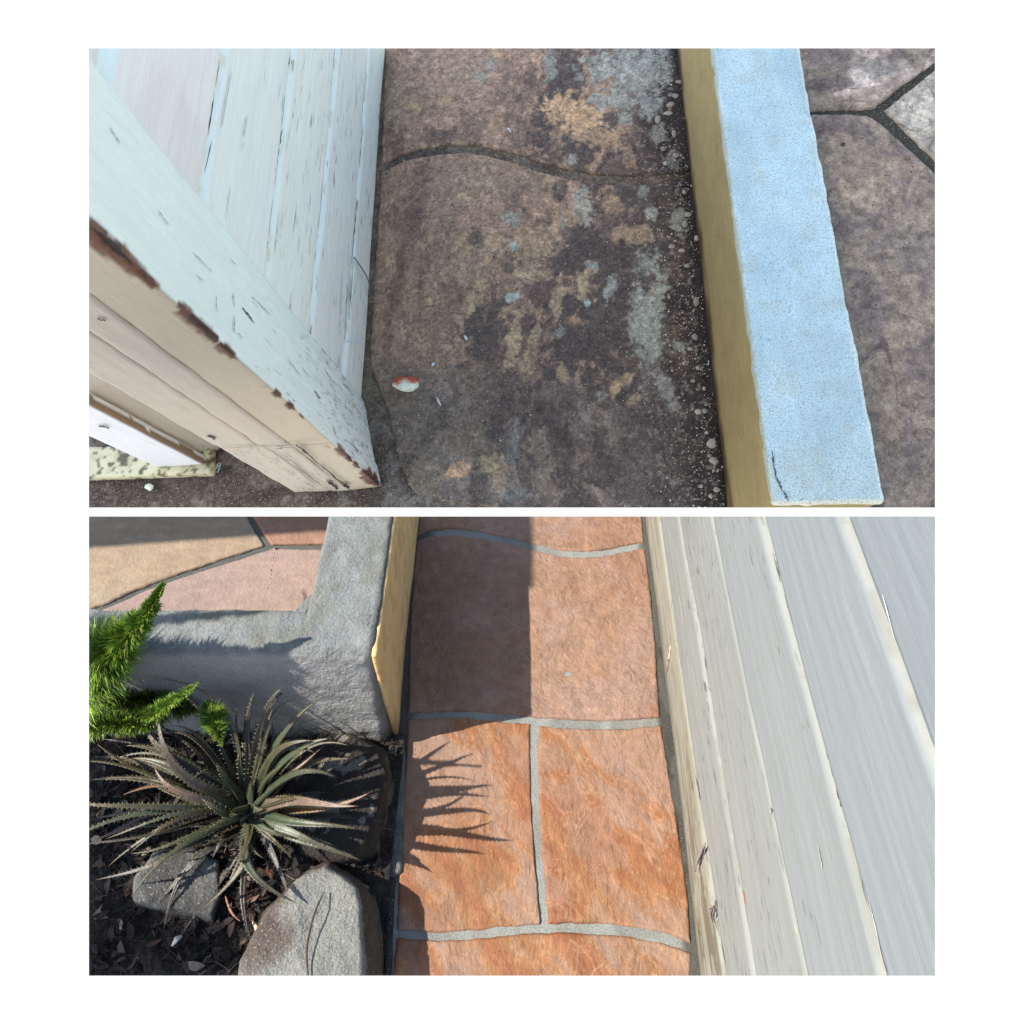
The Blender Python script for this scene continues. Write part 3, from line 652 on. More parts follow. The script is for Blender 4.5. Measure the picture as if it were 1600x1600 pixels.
ribbon('splinter', A, [f(541, 533, .001), f(549, 537, .007), f(556, 531, .01), f(558, 520, .009)], .0030, (212, 216, 210), M_flat, wallA)

# corner post: white board facing the path, two cream boards facing the viewer
pw0, pw1 = A.G(568, 624), A.G(596, 761)
pc1 = A.G(548, 767.5); pc2 = A.G(461, 770)
inw = np.array([-.024, 0, 0])
seam_z = A.onwall(461, 692, pc1, np.array([0, 1., 0]))[2]
zar = lambda x, y: A.onwall(x, y, pw1, np.array([0, 1., 0]))[2]
CH = []
for (xa, ya), (xb, yb), rr in [((155, 352), (222, 420), .014), ((222, 420), (248, 448), .008), ((140, 342), (150, 350), .012), ((316, 505), (338, 523), .008), ((345, 535), (374, 557), .010), ((437, 611), (450, 621), .007), ((459, 630), (471, 640), .007), ((478, 648), (483, 653), .004), ((535, 712), (547, 722), .008), ((552, 722), (560, 732), .006), ((565, 738), (595, 760), .020), ((580, 735), (588, 745), .010)]:
    z0_, z1_ = zar(xb, yb), zar(xa, ya); CH.append(((z0_+z1_)/2, abs(z1_-z0_)/2*1.05+.002, rr))
def paint_post(V):
    x, y, z = V.T; n = len(V); c = np.tile(np.array([194., 203, 201]), (n, 1))
    c = over(c, ss(.45, .65, fbm(y*160, z*5, 4, 160))*.2, (208, 214, 208)); c = over(c, ss(.52, .7, fbm(y*220, z*9, 4, 161))*.25*ss(.5, .1, z), (160, 164, 156))
    front = (y < pw1[1]+.0015+.004*(x < -.256))
    # exposed wood along the arris
    e = np.hypot(x-pw1[0], y-pw1[1]); nz = fbm(z*26, z*0+3, 4, 162); nz2 = fbm(z*70+x*20, (x+y)*110, 4, 163)
    ch = ss(.56, .60, nz+(nz2-.5)*.3)*ss(.008, .004, e+(nz2-.5)*.008)
    for zc, hw, rr in [(q_[0], q_[1]*.95, q_[2]*.62) for q_ in CH]:
        ch = np.maximum(ch, ss(1.15, .85, np.hypot((z-zc)/hw, e/rr)+(nz2-.5)*1.1))
    c = over(c, (front & (x > -1))*1.0, (154, 152, 144))
    c = over(c, ch*.95, (84, 58, 46)); c = over(c, ch*ss(.48, .6, nz2)*.8, (44, 33, 28))
    c = over(c, ss(.02, .0, z)*.3, (130, 124, 110))
    a = ss(.45, .6, fbm(y*20, z*5, 3, 164))*ss(.5, .1, z)+.1
    return np.hstack([lin(c)/LAW, a[:, None]])
V, Fq = hexbox([pw1[:2], pw0[:2], (pw0+inw)[:2], (pc1+[.0, .0008, 0])[:2]], .001, .80, .0032, .0022, .0008, 30, 11)
V[:, :2] += ((V[:, 2] < .03)*(fbm(V[:, 1]*70, V[:, 2]*70, 3, 165)-.5)*.004)[:, None]
put('corner_board', A, V, Fq, paint_post(V), M_postA, wallA)
def paint_cream(V, s0=0, worn=1.):
    x, y, z = V.T; c = np.tile(np.array([178., 171, 154]), (len(V), 1))
    c = over(c, ss(.4, .65, fbm(x*30+s0, z*6, 4, 170+s0))*.4, (186, 179, 162)); c = over(c, ss(.5, .7, fbm(x*150, z*5, 4, 171+s0))*.4, (168, 160, 142))
    c = over(c, ss(.55, .7, fbm(x*240, z*10, 3, 172))*ss(.12, .04, z)*.6, (128, 120, 100))
    c = over(c, ss(.10, .05, z)*.35, (176, 178, 158))
    a = (.25+ss(.18, .05, z))*worn
    return np.hstack([lin(c)/LAW*np.array([.74, .80, .98]), np.clip(a, 0, 1)[:, None]])
mid = (pc1+pc2)/2
y_f = .0016
for (q0, q1, z0, z1, s0, rr) in [(pc1, pc1*.66+pc2*.34, .001, seam_z-.0006, 0, .002), (pc1*.655+pc2*.345, pc2, .001, seam_z-.0006, 3, .002), (pc1, pc1*.60+pc2*.40, seam_z+.0006, .85, 5, .002), (pc1*.595+pc2*.405, pc2, seam_z+.0006, .85, 8, .002)]:
    up = .0012 if z0 > .01 else 0
    V, Fq = hexbox([(q1[0], q1[1]-up), (q0[0]-.0008, q0[1]-up), (q0[0]-.0008, q0[1]+.02), (q1[0], q1[1]+.02)], z0, z1, .0036, rr, .0010, 40, 20+s0)
    put('end_board', A, V, Fq, paint_cream(V, s0), M_postA, wallA)
# brown splits down the lower end boards
sv = Sliver(); O_F = pc1-np.array([0, .002, 0]); nF = np.array([0, -1., 0])
for p, q, w, col in [((462, 693), (500, 725), .003, (74, 66, 56)), ((500, 725), (548, 765), .0026, (60, 50, 44)), ((512, 750), (527, 764), .006, (44, 36, 32)), ((537, 755), (545, 762), .006, (40, 32, 28)), ((430, 700), (455, 698), .003, (120, 130, 126)), ((349, 699), (470, 694), .0016, (128, 122, 108)), ((470, 694), (516, 692), .0016, (128, 122, 108)), ((326, 680), (336, 686), .005, (66, 64, 58)), ((152, 497), (166, 499), .004, (120, 110, 96)), ((452, 716), (500, 756), .0012, (120, 112, 96)), ((470, 705), (522, 752), .001, (110, 100, 86)), ((420, 700), (500, 762), .001, (140, 132, 112))]:
    a, b_ = A.onwall(*p, O_F, nF), A.onwall(*q, O_F, nF); d = b_-a; L = np.linalg.norm(d); d /= L
    sv.add((a+b_)/2, d, np.cross(nF, d), nF, L*1.04, w, (*lin(col), 1), .7, 9, .0006)
for _ in range(80):
    x = random.uniform(pc2[0]+.004, pc1[0]-.003); z = random.uniform(.01, .25)
    sv.add(np.array([x, O_F[1]-.0012, z]), np.array([random.uniform(-.05, .05), 0, 1.]), np.array([1., 0, 0]), nF, random.uniform(.004, .02), random.uniform(.0003, .0011), (*lin([random.randint(100, 140), random.randint(95, 125), 105]), 1), .5, 5, .0006)
sv.put('split_and_gap_shade', A, M_flat, wallA)
# flakes of bare wood standing along the post's arris
sv = Sliver(); ar = np.array([pw1[0], pw1[1], 0]); nn = np.array([.7, -.7, 0])
for z, L, w in [(zc, hw*1.5, rr*.35) for zc, hw, rr in CH]:
    c_ = random.choice([(76, 52, 44), (60, 44, 38), (96, 62, 48)])
    sv.add(ar+np.array([-.0012, .0014, z])+nn*.0006, np.array([0, 0, 1.]), np.array([.707, .707, 0])*.6+np.array([-.4, .1, 0]), nn, L, w, (*lin(c_)*1.3, 1), .45, 13, .0006)
sv.put('bare_wood_patch', A, M_wood, wallA)

sv = Sliver(); pd = (pw0-pw1)*[1, 1, 0]; pd /= np.linalg.norm(pd); pn = np.array([pd[1], -pd[0], 0])
if pn[0] < 0: pn = -pn
for p, q, w, col in [((377, 482), (395, 504), .004, (90, 90, 90)), ((490, 610), (500, 624), .003, (84, 84, 84)), ((363, 458), (365, 480), .0016, (120, 124, 124)), ((336, 462), (337, 488), .0014, (110, 112, 112)), ((365, 495), (364, 520), .0016, (96, 92, 90)), ((520, 668), (524, 680), .003, (90, 86, 80)), ((536, 600), (548, 612), .002, (110, 110, 104)), ((545, 690), (560, 706), .002, (100, 96, 88)), ((400, 470), (420, 492), .0016, (150, 154, 152)), ((448, 560), (470, 590), .0014, (140, 142, 140)), ((300, 395), (330, 425), .0014, (158, 162, 160)), ((246, 330), (262, 352), .0016, (150, 154, 152)), ((170, 200), (186, 225), .0018, (160, 164, 162))]:
    a_, b_ = A.onwall(*p, pw1, pn), A.onwall(*q, pw1, pn); d = b_-a_; L = np.linalg.norm(d); d /= L
    sv.add((a_+b_)/2, d, np.cross(pn, d), pn, L*1.04, w*.7, (*lin(col), 1), .8, 9, .0010)
for _ in range(260):
    t_ = random.uniform(.03, .97); z = abs(random.gauss(0, .16))+.01
    if z > .6: continue
    sv.add(pw1+(pw0-pw1)*t_*[1, 1, 0]+np.array([0, 0, z]), np.array([random.uniform(-.04, .04), random.uniform(-.04, .04), 1.]), pd, pn, random.uniform(.004, .018), random.uniform(.0003, .0010), (*lin([random.randint(96, 140)]*3), 1), .6, 5, .0012)
sv.put('split_and_gap_shade', A, M_flat, wallA)

# recessed board, door casing and threshold at the far left
r0, r1 = A.G(320, 716), A.G(352, 697)
dr = (r1-r0); dr /= np.linalg.norm(dr); r1e = r0+dr*.16; back = np.array([-dr[1], dr[0], 0])*.02
V, Fq = hexbox([r0[:2], r1e[:2], (r1e+back)[:2], (r0+back)[:2]], .0, .85, .006, .002, .0008, 40, 31)
put('return_board', A, V, Fq, paint_cream(V, 11, .4), M_postA, wallA)
dc = empty('door_casing', A, [-.53, .26, 0])
tag(dc, 'bright white upright casing on a speckled sill at the lower left, behind the post', 'door casing')
sz = .022
c1, c2, c3 = A.G(320, 711, sz), A.G(320, 726, sz), A.G(247, 731, sz)
bk = np.array([0, .022, 0])
V, Fq = hexbox([c3[:2], c2[:2], c1[:2], (c3[0], c3[1]+.022)], sz+.001, .85, .005, .0015, .0006, 40, 33)
def paint_cas(V):
    x, y, z = V.T; c = np.tile(np.array([188., 198, 216]), (len(V), 1)); c = over(c, ss(.5, .7, fbm(x*120, z*8, 3, 180))*.3, (176, 188, 206))
    side = x > c2[0]-.0012
    c = over(c, side*1., (112, 100, 86)); return np.hstack([lin(c)/LAW, np.full((len(V), 1), .15)])  # darker colour stands in for shade on the side face
put('casing_board', A, V, Fq, paint_cas(V), M_postA, dc)
s0_, s1_ = A.G(120, 753), A.G(338, 745.5)
def paint_sill(V):
    x, y, z = V.T; c = np.tile(np.array([176., 178, 156]), (len(V), 1)); c = over(c, ss(.5, .62, fbm(x*60, y*60, 4, 183))*.6, (150, 152, 128)); c = over(c, ss(.6, .66, fbm(x*160, y*160+z*90, 3, 184))*.9, (72, 70, 54))
    c = over(c, ss(.010, .002, z)*.5, (110, 104, 84)); return np.hstack([lin(c)/LAW, np.full((len(V), 1), .6)])
V, Fq = hexbox([s0_[:2], s1_[:2], (s1_[0]-.004, s1_[1]+.045), (s0_[0]-.02, s0_[1]+.045)], .001, sz, .0035, .003, .0012, 60, 35)
put('sill', A, V, Fq, paint_sill(V), M_postA, dc)
ribbon('splinter', A, [A.onwall(155, 664, c2, nF)+nF*.002, A.onwall(163, 661, c2, nF)+nF*.004, A.onwall(171, 667, c2, nF)+nF*.002], .003, (110, 106, 100), M_flat, dc)

# loose things on the shaded path
p = A.G(635, 602)
def chip(name, c, r, seed, colf, label, cat, group=None, mat=None, place=A, rz=0):
    V, Fq = lump((0, 0, 0), r, seed, n=7, jag=.8); ca, sa = math.cos(rz), math.sin(rz)
    V = V@np.array([[ca, sa, 0], [-sa, ca, 0], [0, 0, 1]])+c
    o = put(name, place, V, Fq, colf(V), mat or M_flat, None, base=c, clip=False, smooth=False)
    return tag(o, label, cat, group)
def chipcol(V):
    h = V[:, 1]-p[1]+(fbm(V[:, 0]*180, V[:, 1]*180, 3, 190)-.5)*.012
    c = np.tile(np.array([160., 86, 70]), (len(V), 1)); c = over(c, ss(.001, -.002, h), (232, 230, 226)); return lin(c)/LA*.85
chip('brick_chip', p+[0, 0, .005], (.021, .0125, .008), 3, chipcol, 'small red brick chip with white paint on one edge, lying by the post', 'brick chip', rz=-.1)
def one(col, k=1.): return lambda V: np.tile(lin(col)/LA*k, (len(V), 1))
for (x, y, q, col, lab) in [(793, 200, (799, 207), (226, 228, 222), 'white paint sliver on the far flagstone above the curved joint'), (682, 620, (689, 634), (214, 210, 200), 'white paint sliver below the brick chip'), (726, 524, (730, 532), (232, 234, 230), 'white paint sliver in the middle of the blotchy flagstone'), (675, 572, (679, 567), (232, 234, 230), 'tiny white paint flake up right of the brick chip')]:
    a, b_ = A.G(x, y, .0025), A.G(*q, .003)
    o = ribbon('paint_flake', A, [a, (a+b_)/2+[0, 0, .002], b_], .004, col, M_flat)
    tag(o, lab, 'paint flake', 'white paint flakes on the shaded path')
for (p0, p1), wh in zip([((328, 742), (346, 724)), ((334, 732), (345, 722)), ((340, 738), (344, 730)), ((324, 733), (340, 738)), ((342, 735), (346, 722))], ['longest slanting straw', 'short upper straw', 'shortest straw, at the right', 'nearly level straw', 'steepest straw']):
    a, b_ = A.G(*p0, .002), A.G(*p1, .004)
    o = ribbon('straw_bit', A, [a, (a+b_)/2+[.001, 0, .003], b_], .0028, (176, 182, 172), M_flat); tag(o, wh+' in the little pale pile at the sill end', 'straw', 'straw bits by the sill')
for (x, y, r, lab) in [(233, 761, .0065, 'white crumb on dark ground below the sill, left one'), ]:
    chip('crumb', A.G(x, y, .003), (r, r*.8, r*.6), 5, one((216, 214, 214)), 'white crumb on the dark ground below the sill', 'crumb')
pebs = [(1112, 693, 9, 8), (1115, 720, 8, 7), (1101, 592+50, 5, 4), (1091, 643, 6, 5), (1088, 472, 5, 9), (1086, 527, 6, 6), (1078, 545, 5, 3), (1103, 632, 3, 3), (1104, 676, 4, 3), (1108, 712, 4, 3), (1083, 595, 4, 3), (1115, 735, 3, 3), (1043, 178, 10, 5), (1028, 187, 5, 9), (1047, 163, 8, 6), (1055, 150, 7, 5), (1036, 232, 5, 5), (1057, 243, 6, 5), (1062, 128, 7, 4), (1075, 335, 6, 5), (1088, 372, 4, 5), (1070, 350, 5, 6), (1050, 385, 6, 4), (1065, 392, 6, 4), (1074, 415, 5, 4), (1090, 575, 4, 4), (1100, 607, 3, 4), (1053, 209, 4, 7), (1040, 255, 4, 4), (1069, 300, 4, 5), (1120, 765, 6, 5), (1110, 775, 4, 4), (1095, 760, 4, 3)]
def PL(i, x, y, a, b_):
    sz = 'larger' if a+b_ >= 13 else 'small' if a+b_ >= 9 else 'tiny'
    form = 'upright oval' if b_ > a+1 else 'flat oval' if a > b_+1 else 'round'
    near = 'beside the end of the curved joint' if 235 < y < 300 else 'in the far pale bloom' if y < 235 else 'just below the curved joint' if y < 430 else 'near the low wall middle' if y < 620 else 'near the low wall end'
    k = sorted(range(len(pebs)), key=lambda q: pebs[q][1]).index(i)+1
    return f"{sz} {form} pebble {near}, {k}{'st' if k % 10 == 1 and k != 11 else 'nd' if k % 10 == 2 and k != 12 else 'rd' if k % 10 == 3 and k != 13 else 'th'} from far end"
for i, (x, y, a, b_) in enumerate(pebs):
    g = A.G(x, y, .002); e = A.G(x+1, y, .002)-g; k = np.linalg.norm(e)
    V, Fq = lump(g, (a*k, b_*k*1.05, min(a, b_)*k*.30), 20+i, n=7)
    o = put('pebble', A, V, Fq, np.tile(lin(np.array((122, 130, 132))+random.randint(-18, 10))/LA, (len(V), 1)), M_flat, clip=False)
    tag(o, PL(i, x, y, a, b_), 'pebble', 'pebbles along the low wall')
pebA = [(1317, 225, 4, 3, (60, 58, 62), 'small dark stone near the middle of the patio stone beyond the low wall'), (1418, 246, 4, 4, (96, 96, 90), 'small grey stone lying near the forked joint')]
for x, y, a, b_, col, lab in pebA:
    g = A.G(x, y, TZ+.003); V, Fq = lump(g, (a*.0008, b_*.0008, .002), 77, n=7)
    tag(put('pebble', A, V, Fq, one(col)(V), M_flat, clip=False), lab, 'pebble', 'pebbles on the shaded patio')
# uncountable grit
V0 = []; F0 = []; C0 = []
def grit(place, pts, rs, cols, name, label, mat, L=None):
    Vs = []; Fs = []; Cs = []; off = 0
    tet = np.array([[1, 0, -.4], [-.5, .87, -.4], [-.5, -.87, -.4], [0, 0, .8], [.6, .5, .3]])
    fc = np.array([[0, 1, 4], [1, 3, 4], [3, 0, 4], [1, 2, 3], [2, 0, 3], [0, 2, 1]])
    for k, (q, r) in enumerate(zip(pts, rs)):
        a = random.uniform(0, 6.28); R = np.array([[math.cos(a), -math.sin(a), 0], [math.sin(a), math.cos(a), 0], [0, 0, 1]])
        Vs.append((tet*np.array([1, random.uniform(.4, 1), .5])*r)@R.T+q); Fs.append(fc+off); off += 5; Cs.append(np.tile(cols[k], (5, 1)))
    o = put(name, place, np.vstack(Vs), np.vstack(Fs), np.vstack(Cs), mat, cap=False, smooth=False)
    return tag(o, label, kind='stuff')
pts = []; rs = []; cols = []
while len(pts) < 3600:
    y = random.uniform(.17, 1.0)
    if random.random() < .62: d = abs(random.gauss(0, .055))+.004
    else: d = random.uniform(0, .45)
    xk = np.interp(y, [kbA[1][1], kbA[0][1]], [kbA[1][0], kbA[0][0]]); x = xk-d
    if x < wallx(y)+.004 and y > .34: continue
    if x < -.24 and y > .2: continue
    if vn(np.array(x*18), np.array(y*18), 5) < .35 and random.random() < .6: continue
    r = random.choice([.0007, .0009, .0012, .0012])*(1.6 if d < .08 and random.random() < .22 else 1)
    pts.append(np.array([x, y, .0015])); rs.append(r)
    g = random.choice([(150, 160, 164), (176, 184, 186), (110, 118, 120), (140, 140, 138), (200, 206, 206), (60, 52, 48)]); cols.append(lin(g)/LA*.9)
grit(A, pts, rs, cols, 'grit', 'fine pale grit and crumbs scattered over the grimy path, thickest along the low wall', M_flat)

# ================================================================== LOWER PLACE: cleaned path in the sun
def paint_mortB(V):
    x, y = V[:, 0], V[:, 1]
    c = np.tile(np.array([196., 196, 190]), (len(V), 1))
    c = over(c, ss(.45, .65, fbm(x*22, y*22, 4, 201))*.4, (156, 152, 144))
    wl_ = np.interp(y, [.189, .816], [.207, .224]); dw = wl_-x
    c = over(c, ss(.017, .008, dw+(fbm(x*40, y*12, 3, 202)-.5)*.008)*.85, (104, 100, 90))
    c = over(c, ss(.5, .64, fbm(x*60, y*30, 4, 203))*ss(.02, .012, dw)*.5, (70, 67, 60))
    c = over(c, ss(-.125, -.142, x)*.8, (116, 106, 92))
    return lin(c)/LB
pathB = mortar_sheet(B, 'sunlit_path', -.175, .245, .10, .86, -.0025, .0022, paint_mortB, M_mortB)
tag(pathB, 'clean terracotta orange path with light grey mortar joints, half in sun and half in shadow', kind='structure')

def streak(x, y, a, sx_, sy_, seed, oct=5):
    ca, sa = math.cos(a), math.sin(a); u = x*ca+y*sa; v = -x*sa+y*ca
    w = fbm(x*12, y*12, 3, seed+50)*.05
    return fbm((u+w)*sx_, (v+w)*sy_, oct, seed, .6)
def paint_tileB(V, kind):
    x, y = V[:, 0], V[:, 1]; n = len(V)
    if kind == 'pink':
        c = np.tile(np.array([208., 162, 134]), (n, 1))
        c = over(c, ss(.44, .6, fbm(x*13, y*13, 5, 210, .6))*.6, (206, 156, 122))
        c = over(c, ss(.48, .62, fbm(x*16+5, y*16, 5, 211, .6))*.6, (212, 172, 156))
        c = over(c, ss(.5, .6, fbm(x*9+2, y*9, 5, 212, .6))*.45, (196, 140, 104))
        c = over(c, ss(.14, .19, x)*ss(.50, .44, y)*.5, (198, 128, 88))
        c = c*(1+(fbm(x*90, y*90, 4, 213)[:, None]-.5)*.22)
    else:
        c = np.tile(np.array([202., 136, 84]), (n, 1))
        c = over(c, ss(.42, .6, fbm(x*8, y*8, 4, 214+len(kind)))*.6, (196, 122, 80))
        c = over(c, ss(.5, .66, fbm(x*10+3, y*10, 4, 215))*.5, (208, 146, 98))
        s1 = streak(x, y, math.radians(-52), 5, 17, 216+len(kind))
        m = ss(.53, .60, s1)
        c = over(c, m*.8, (208, 168, 146))
        c = over(c, ss(.014, .0, np.abs(s1-.535))*.75, (228, 180, 144))
        c = over(c, ss(.47, .42, s1)*.5, (190, 112, 70))
        s2 = streak(x, y, math.radians(-50), 11, 30, 222)
        c = over(c, ss(.57, .62, s2)*.5, (206, 166, 146))
        c = over(c, ss(.012, .0, np.abs(s2-.56))*.7, (226, 180, 142))
        c = c*(1+(fbm(x*90, y*90, 4, 217)[:, None]-.5)*.20)
    f = reliefB.f(x, y); e = np.abs(f % 1-.5)
    c = over(c, ss(.05, .0, e)*.45*ss(.45, .6, fbm(x*14, y*14, 3, 229)), (228, 184, 152)); c = over(c, ss(.03, .0, np.abs(e-.09))*.3, (150, 96, 66))
    return lin(np.clip(c, 4, 255))/LB
class RB_:
    def f(s, x, y): return fbm(x*13+2, y*13, 4, 220, .55)*10+streak(x, y, math.radians(-52), 5, 17, 219)*3
    def __call__(s, x, y):
        f = s.f(x, y); return (np.floor(f)+ss(.35, .65, f % 1)-6.5)*.00055+(fbm(x*50, y*50, 4, 221)-.5)*.0016
reliefB = RB_()
j1 = [(651, 840), (670, 833), (686, 831), (717, 830), (768, 838), (823, 850), (861, 860), (896, 865), (941, 863), (972, 857), (1007, 850)]
up_ = lambda L, d: [(x, y-d) for x, y in L]
def widen(L, d, k=0): return [(x, y-d-k*(x-640)/400.) for x, y in L]
j2 = [(636, 1118), (717, 1115), (788, 1120), (832, 1124), (877, 1128), (925, 1130), (972, 1130), (1032, 1125)]
j3 = [(618, 1458), (676, 1462), (724, 1460), (781, 1455), (839, 1450), (893, 1449), (957, 1452), (1004, 1458), (1052, 1469), (1083, 1482)]
jv = [(834, 1128), (835, 1150), (835, 1214), (837, 1262), (840, 1325), (845, 1389), (850, 1448)]
L_ = lambda L, d: [(x+d, y) for x, y in L]
add = lambda *a, kind, label, seed: add_stone(B, pathB, a, 0, .0017, reliefB, lambda V: paint_tileB(V, kind), M_stoneB2 if kind == 'pink' else M_stoneB, label, seed, edge_noise=.0012)
add(widen(j1, 3.5), [(1007, 846), (1001, 780)], [(655, 780), (1001, 780)], [(651, 836), (655, 780)], kind='pink', label='far pink orange paving stone, half in shadow', seed=11)
add(widen(j2, 4, 2), [(1032, 1120), (1029, 1080), (1024, 1000), (1014, 900), (1008, 855)], widen(j1, -4.5), [(637, 1114), (641, 960), (650, 845)], kind='pink', label='large pink orange paving stone split by the straight wall shadow', seed=12)
e3 = [p for p in widen(j3, 6, -.5) if p[0] < 840]+[(842, 1444)]
add(e3, L_(jv[1:-1], -7)[::-1] and [(842, 1444)]+L_(jv[1:-1], -6.5)[::-1]+[(829, 1130)], [(636, 1124), (717, 1121), (788, 1127), (829, 1130)], [(620, 1452), (625, 1278), (634, 1180), (636, 1124)], kind='orange', label='orange paving stone with spiky leaf shadows', seed=13)
f3 = [(857, 1443)]+[p for p in widen(j3, 6, 1.5) if p[0] > 880]
add(f3[:-1]+[(1080, 1474)], [(1080, 1474), (1074, 1389), (1058, 1278), (1045, 1200), (1034, 1133)], [(842, 1133), (877, 1136), (925, 1138), (972, 1138), (1034, 1133)], [(857, 1443), (852, 1389), (846, 1325), (843, 1262), (841, 1200), (842, 1133)], kind='orangeb', label='orange paving stone with pale diagonal veins beside the siding', seed=14)
add([(610, 1570), (1082, 1570)], [(1082, 1570), (1080, 1489)], [(619, 1464)]+widen(j3, -6, -2)[1:-1]+[(1080, 1489)], [(610, 1570), (619, 1464)], kind='orangec', label='nearest orange paving stone, cut off at the bottom', seed=15)

# raised patio behind the low wall
TB = .17
def paint_terB(V, kind):
    x, y = V[:, 0], V[:, 1]
    base = {'a': (212, 188, 156), 'b': (200, 150, 122), 'c': (212, 178, 162), 'm': (120, 120, 116)}[kind]
    c = np.tile(np.array(base, float), (len(V), 1))
    if kind == 'a': c = over(c, ss(.4, .65, fbm(x*8, y*8, 4, 231))*.6, (206, 170, 140))
    if kind == 'c': c = over(c, ss(.4, .62, fbm(x*7, y*26, 4, 232))*.5, (200, 170, 164))
    c = c*(1+(fbm(x*60, y*160, 4, 233)[:, None]-.5)*.16)
    return lin(np.clip(c, 4, 255))/LB
terB = mortar_sheet(B, 'sunlit_patio', -.80, -.247, .485, .93, TB-.004, .003, lambda V: paint_terB(V, 'm'), M_mortB, depth=TB-.01)
tag(terB, 'sunny cream and pink stone patio behind the rough grey wall', kind='structure')
relT = lambda x, y: (fbm(x*30, y*60, 4, 235)-.5)*.0016
def addt(args, kind, label, seed): return add_stone(B, terB, args, TB, .0025, relT, lambda V: paint_terB(V, kind), M_patio, label, seed)
addt(([(100, 966), (160, 944), (250, 906), (413, 851)], [(413, 851), (386, 809), (370, 780)], [(60, 780), (370, 780)], [(100, 966), (60, 780)]), 'a', 'cream patio stone crossed by a straight shadow', 21)
addt(([(427, 850), (520, 849)], [(520, 849), (530, 780)], [(382, 780), (530, 780)], [(427, 850), (420, 846), (396, 807), (382, 780)]), 'b', 'orange patio stone mostly in shadow', 22)
addt(([(90, 985), (510, 985)], [(510, 985), (520, 857)], [(90, 978), (180, 944), (260, 910), (422, 857), (430, 856), (520, 857)], [(90, 985), (90, 978)]), 'c', 'pinkish patio stone with a small pointed shadow', 23)

# rough grey low wall, L shaped
KB = .22
wlB = empty('low_wall', B, [-.2, .6, 0])
tag(wlB, 'rough grey cement low wall turning a corner behind the plants, tan on its path side', 'low wall')
def paint_cemB(V):
    x, y, z = V.T; c = np.tile(np.array([188., 192, 192]), (len(V), 1))
    c = over(c, ss(.42, .62, fbm(x*12, y*12, 4, 241))*.45, (158, 162, 164)); c = over(c, ss(.56, .62, fbm(x*34, y*34+z*20, 5, 246, .6))*.35, (140, 138, 130)); c = over(c, ss(.6, .68, fbm(x*60+9, y*60+z*30, 4, 247))*.3, (205, 206, 202))
    c = over(c, ss(.52, .66, fbm(x*16, y*22+3, 4, 242))*.35, (158, 156, 136))
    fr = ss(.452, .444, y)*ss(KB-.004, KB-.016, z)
    c = over(c, fr*.8, (250, 242, 240))  # front face lightened in colour to make up for weak grazing sun
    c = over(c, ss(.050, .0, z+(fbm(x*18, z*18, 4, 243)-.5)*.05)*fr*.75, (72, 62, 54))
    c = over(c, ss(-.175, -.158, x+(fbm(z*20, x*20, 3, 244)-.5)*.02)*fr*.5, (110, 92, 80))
    c = over(c, ss(-.166, -.159, x+(fbm(y*50, y*0, 3, 245)-.5)*.006)*ss(KB-.012, KB-.004, z)*.5, (120, 118, 108))
    return lin(c)/np.array(LB)
xr0 = B.G(612, 807, KB)[0]; xr1 = B.G(588, 1013, KB)[0]
V, Fq = hexbox([(-.2435, .470), (-.1562, .470), (-.1635, .90), (-.2475, .90)], -.03, KB, .0030, .006, .0013, 55, 51)
put('render_coat', B, V, Fq, paint_cemB(V), M_cemB, wlB)
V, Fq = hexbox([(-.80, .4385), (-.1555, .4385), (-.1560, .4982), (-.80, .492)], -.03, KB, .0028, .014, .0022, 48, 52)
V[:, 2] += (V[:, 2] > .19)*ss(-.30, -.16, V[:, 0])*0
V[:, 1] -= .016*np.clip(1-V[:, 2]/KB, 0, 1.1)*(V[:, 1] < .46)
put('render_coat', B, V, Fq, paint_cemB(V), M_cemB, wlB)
# cement fillet in the inner corner
fo = [(-.262, .490), (-.240, .490), (-.240, .518), (-.2425, .518)]
V, Fq = hexbox(fo, TB-.01, KB-.002, .003, .004, .001, 60, 53)
put('render_coat', B, V, Fq, paint_cemB(V), M_cemB, wlB)
def paint_tanB(V):
    x, y, z = V.T; c = np.tile(np.array([206., 176, 124]), (len(V), 1))
    c = over(c, ss(.45, .65, fbm(y*8, z*20, 4, 251))*.4, (196, 166, 116)); c = over(c, ss(.5, .7, fbm(y*40, z*12, 3, 252))*.3, (214, 190, 142))
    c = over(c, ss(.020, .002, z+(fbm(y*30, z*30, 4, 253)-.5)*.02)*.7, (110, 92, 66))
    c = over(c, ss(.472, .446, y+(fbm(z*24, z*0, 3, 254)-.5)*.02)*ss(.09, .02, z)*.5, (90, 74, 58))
    c = over(c, ss(.62, .68, fbm(y*46, z*46, 3, 255))*.35, (158, 130, 90))
    return lin(c)/np.array([1.35, 1.5, 1.7])
fb0, fb1 = B.G(647, 808), B.G(622, 1163)
V, Fq = hexbox([(-.1600, .4370), (-.1532, .4370), (-.1606, .90), (-.1680, .90)], .0, KB-.0052, .004, .0015, .0008, 50, 54)
V[:, 0] += (1-np.clip(V[:, 2]/KB, 0, 1))*np.maximum(np.interp(V[:, 1], [.4365, .85], [fb1[0]+.1532, fb0[0]+.1600]), .0006)
put('rendered_side', B, V, Fq, paint_tanB(V), M_tanB, wlB)

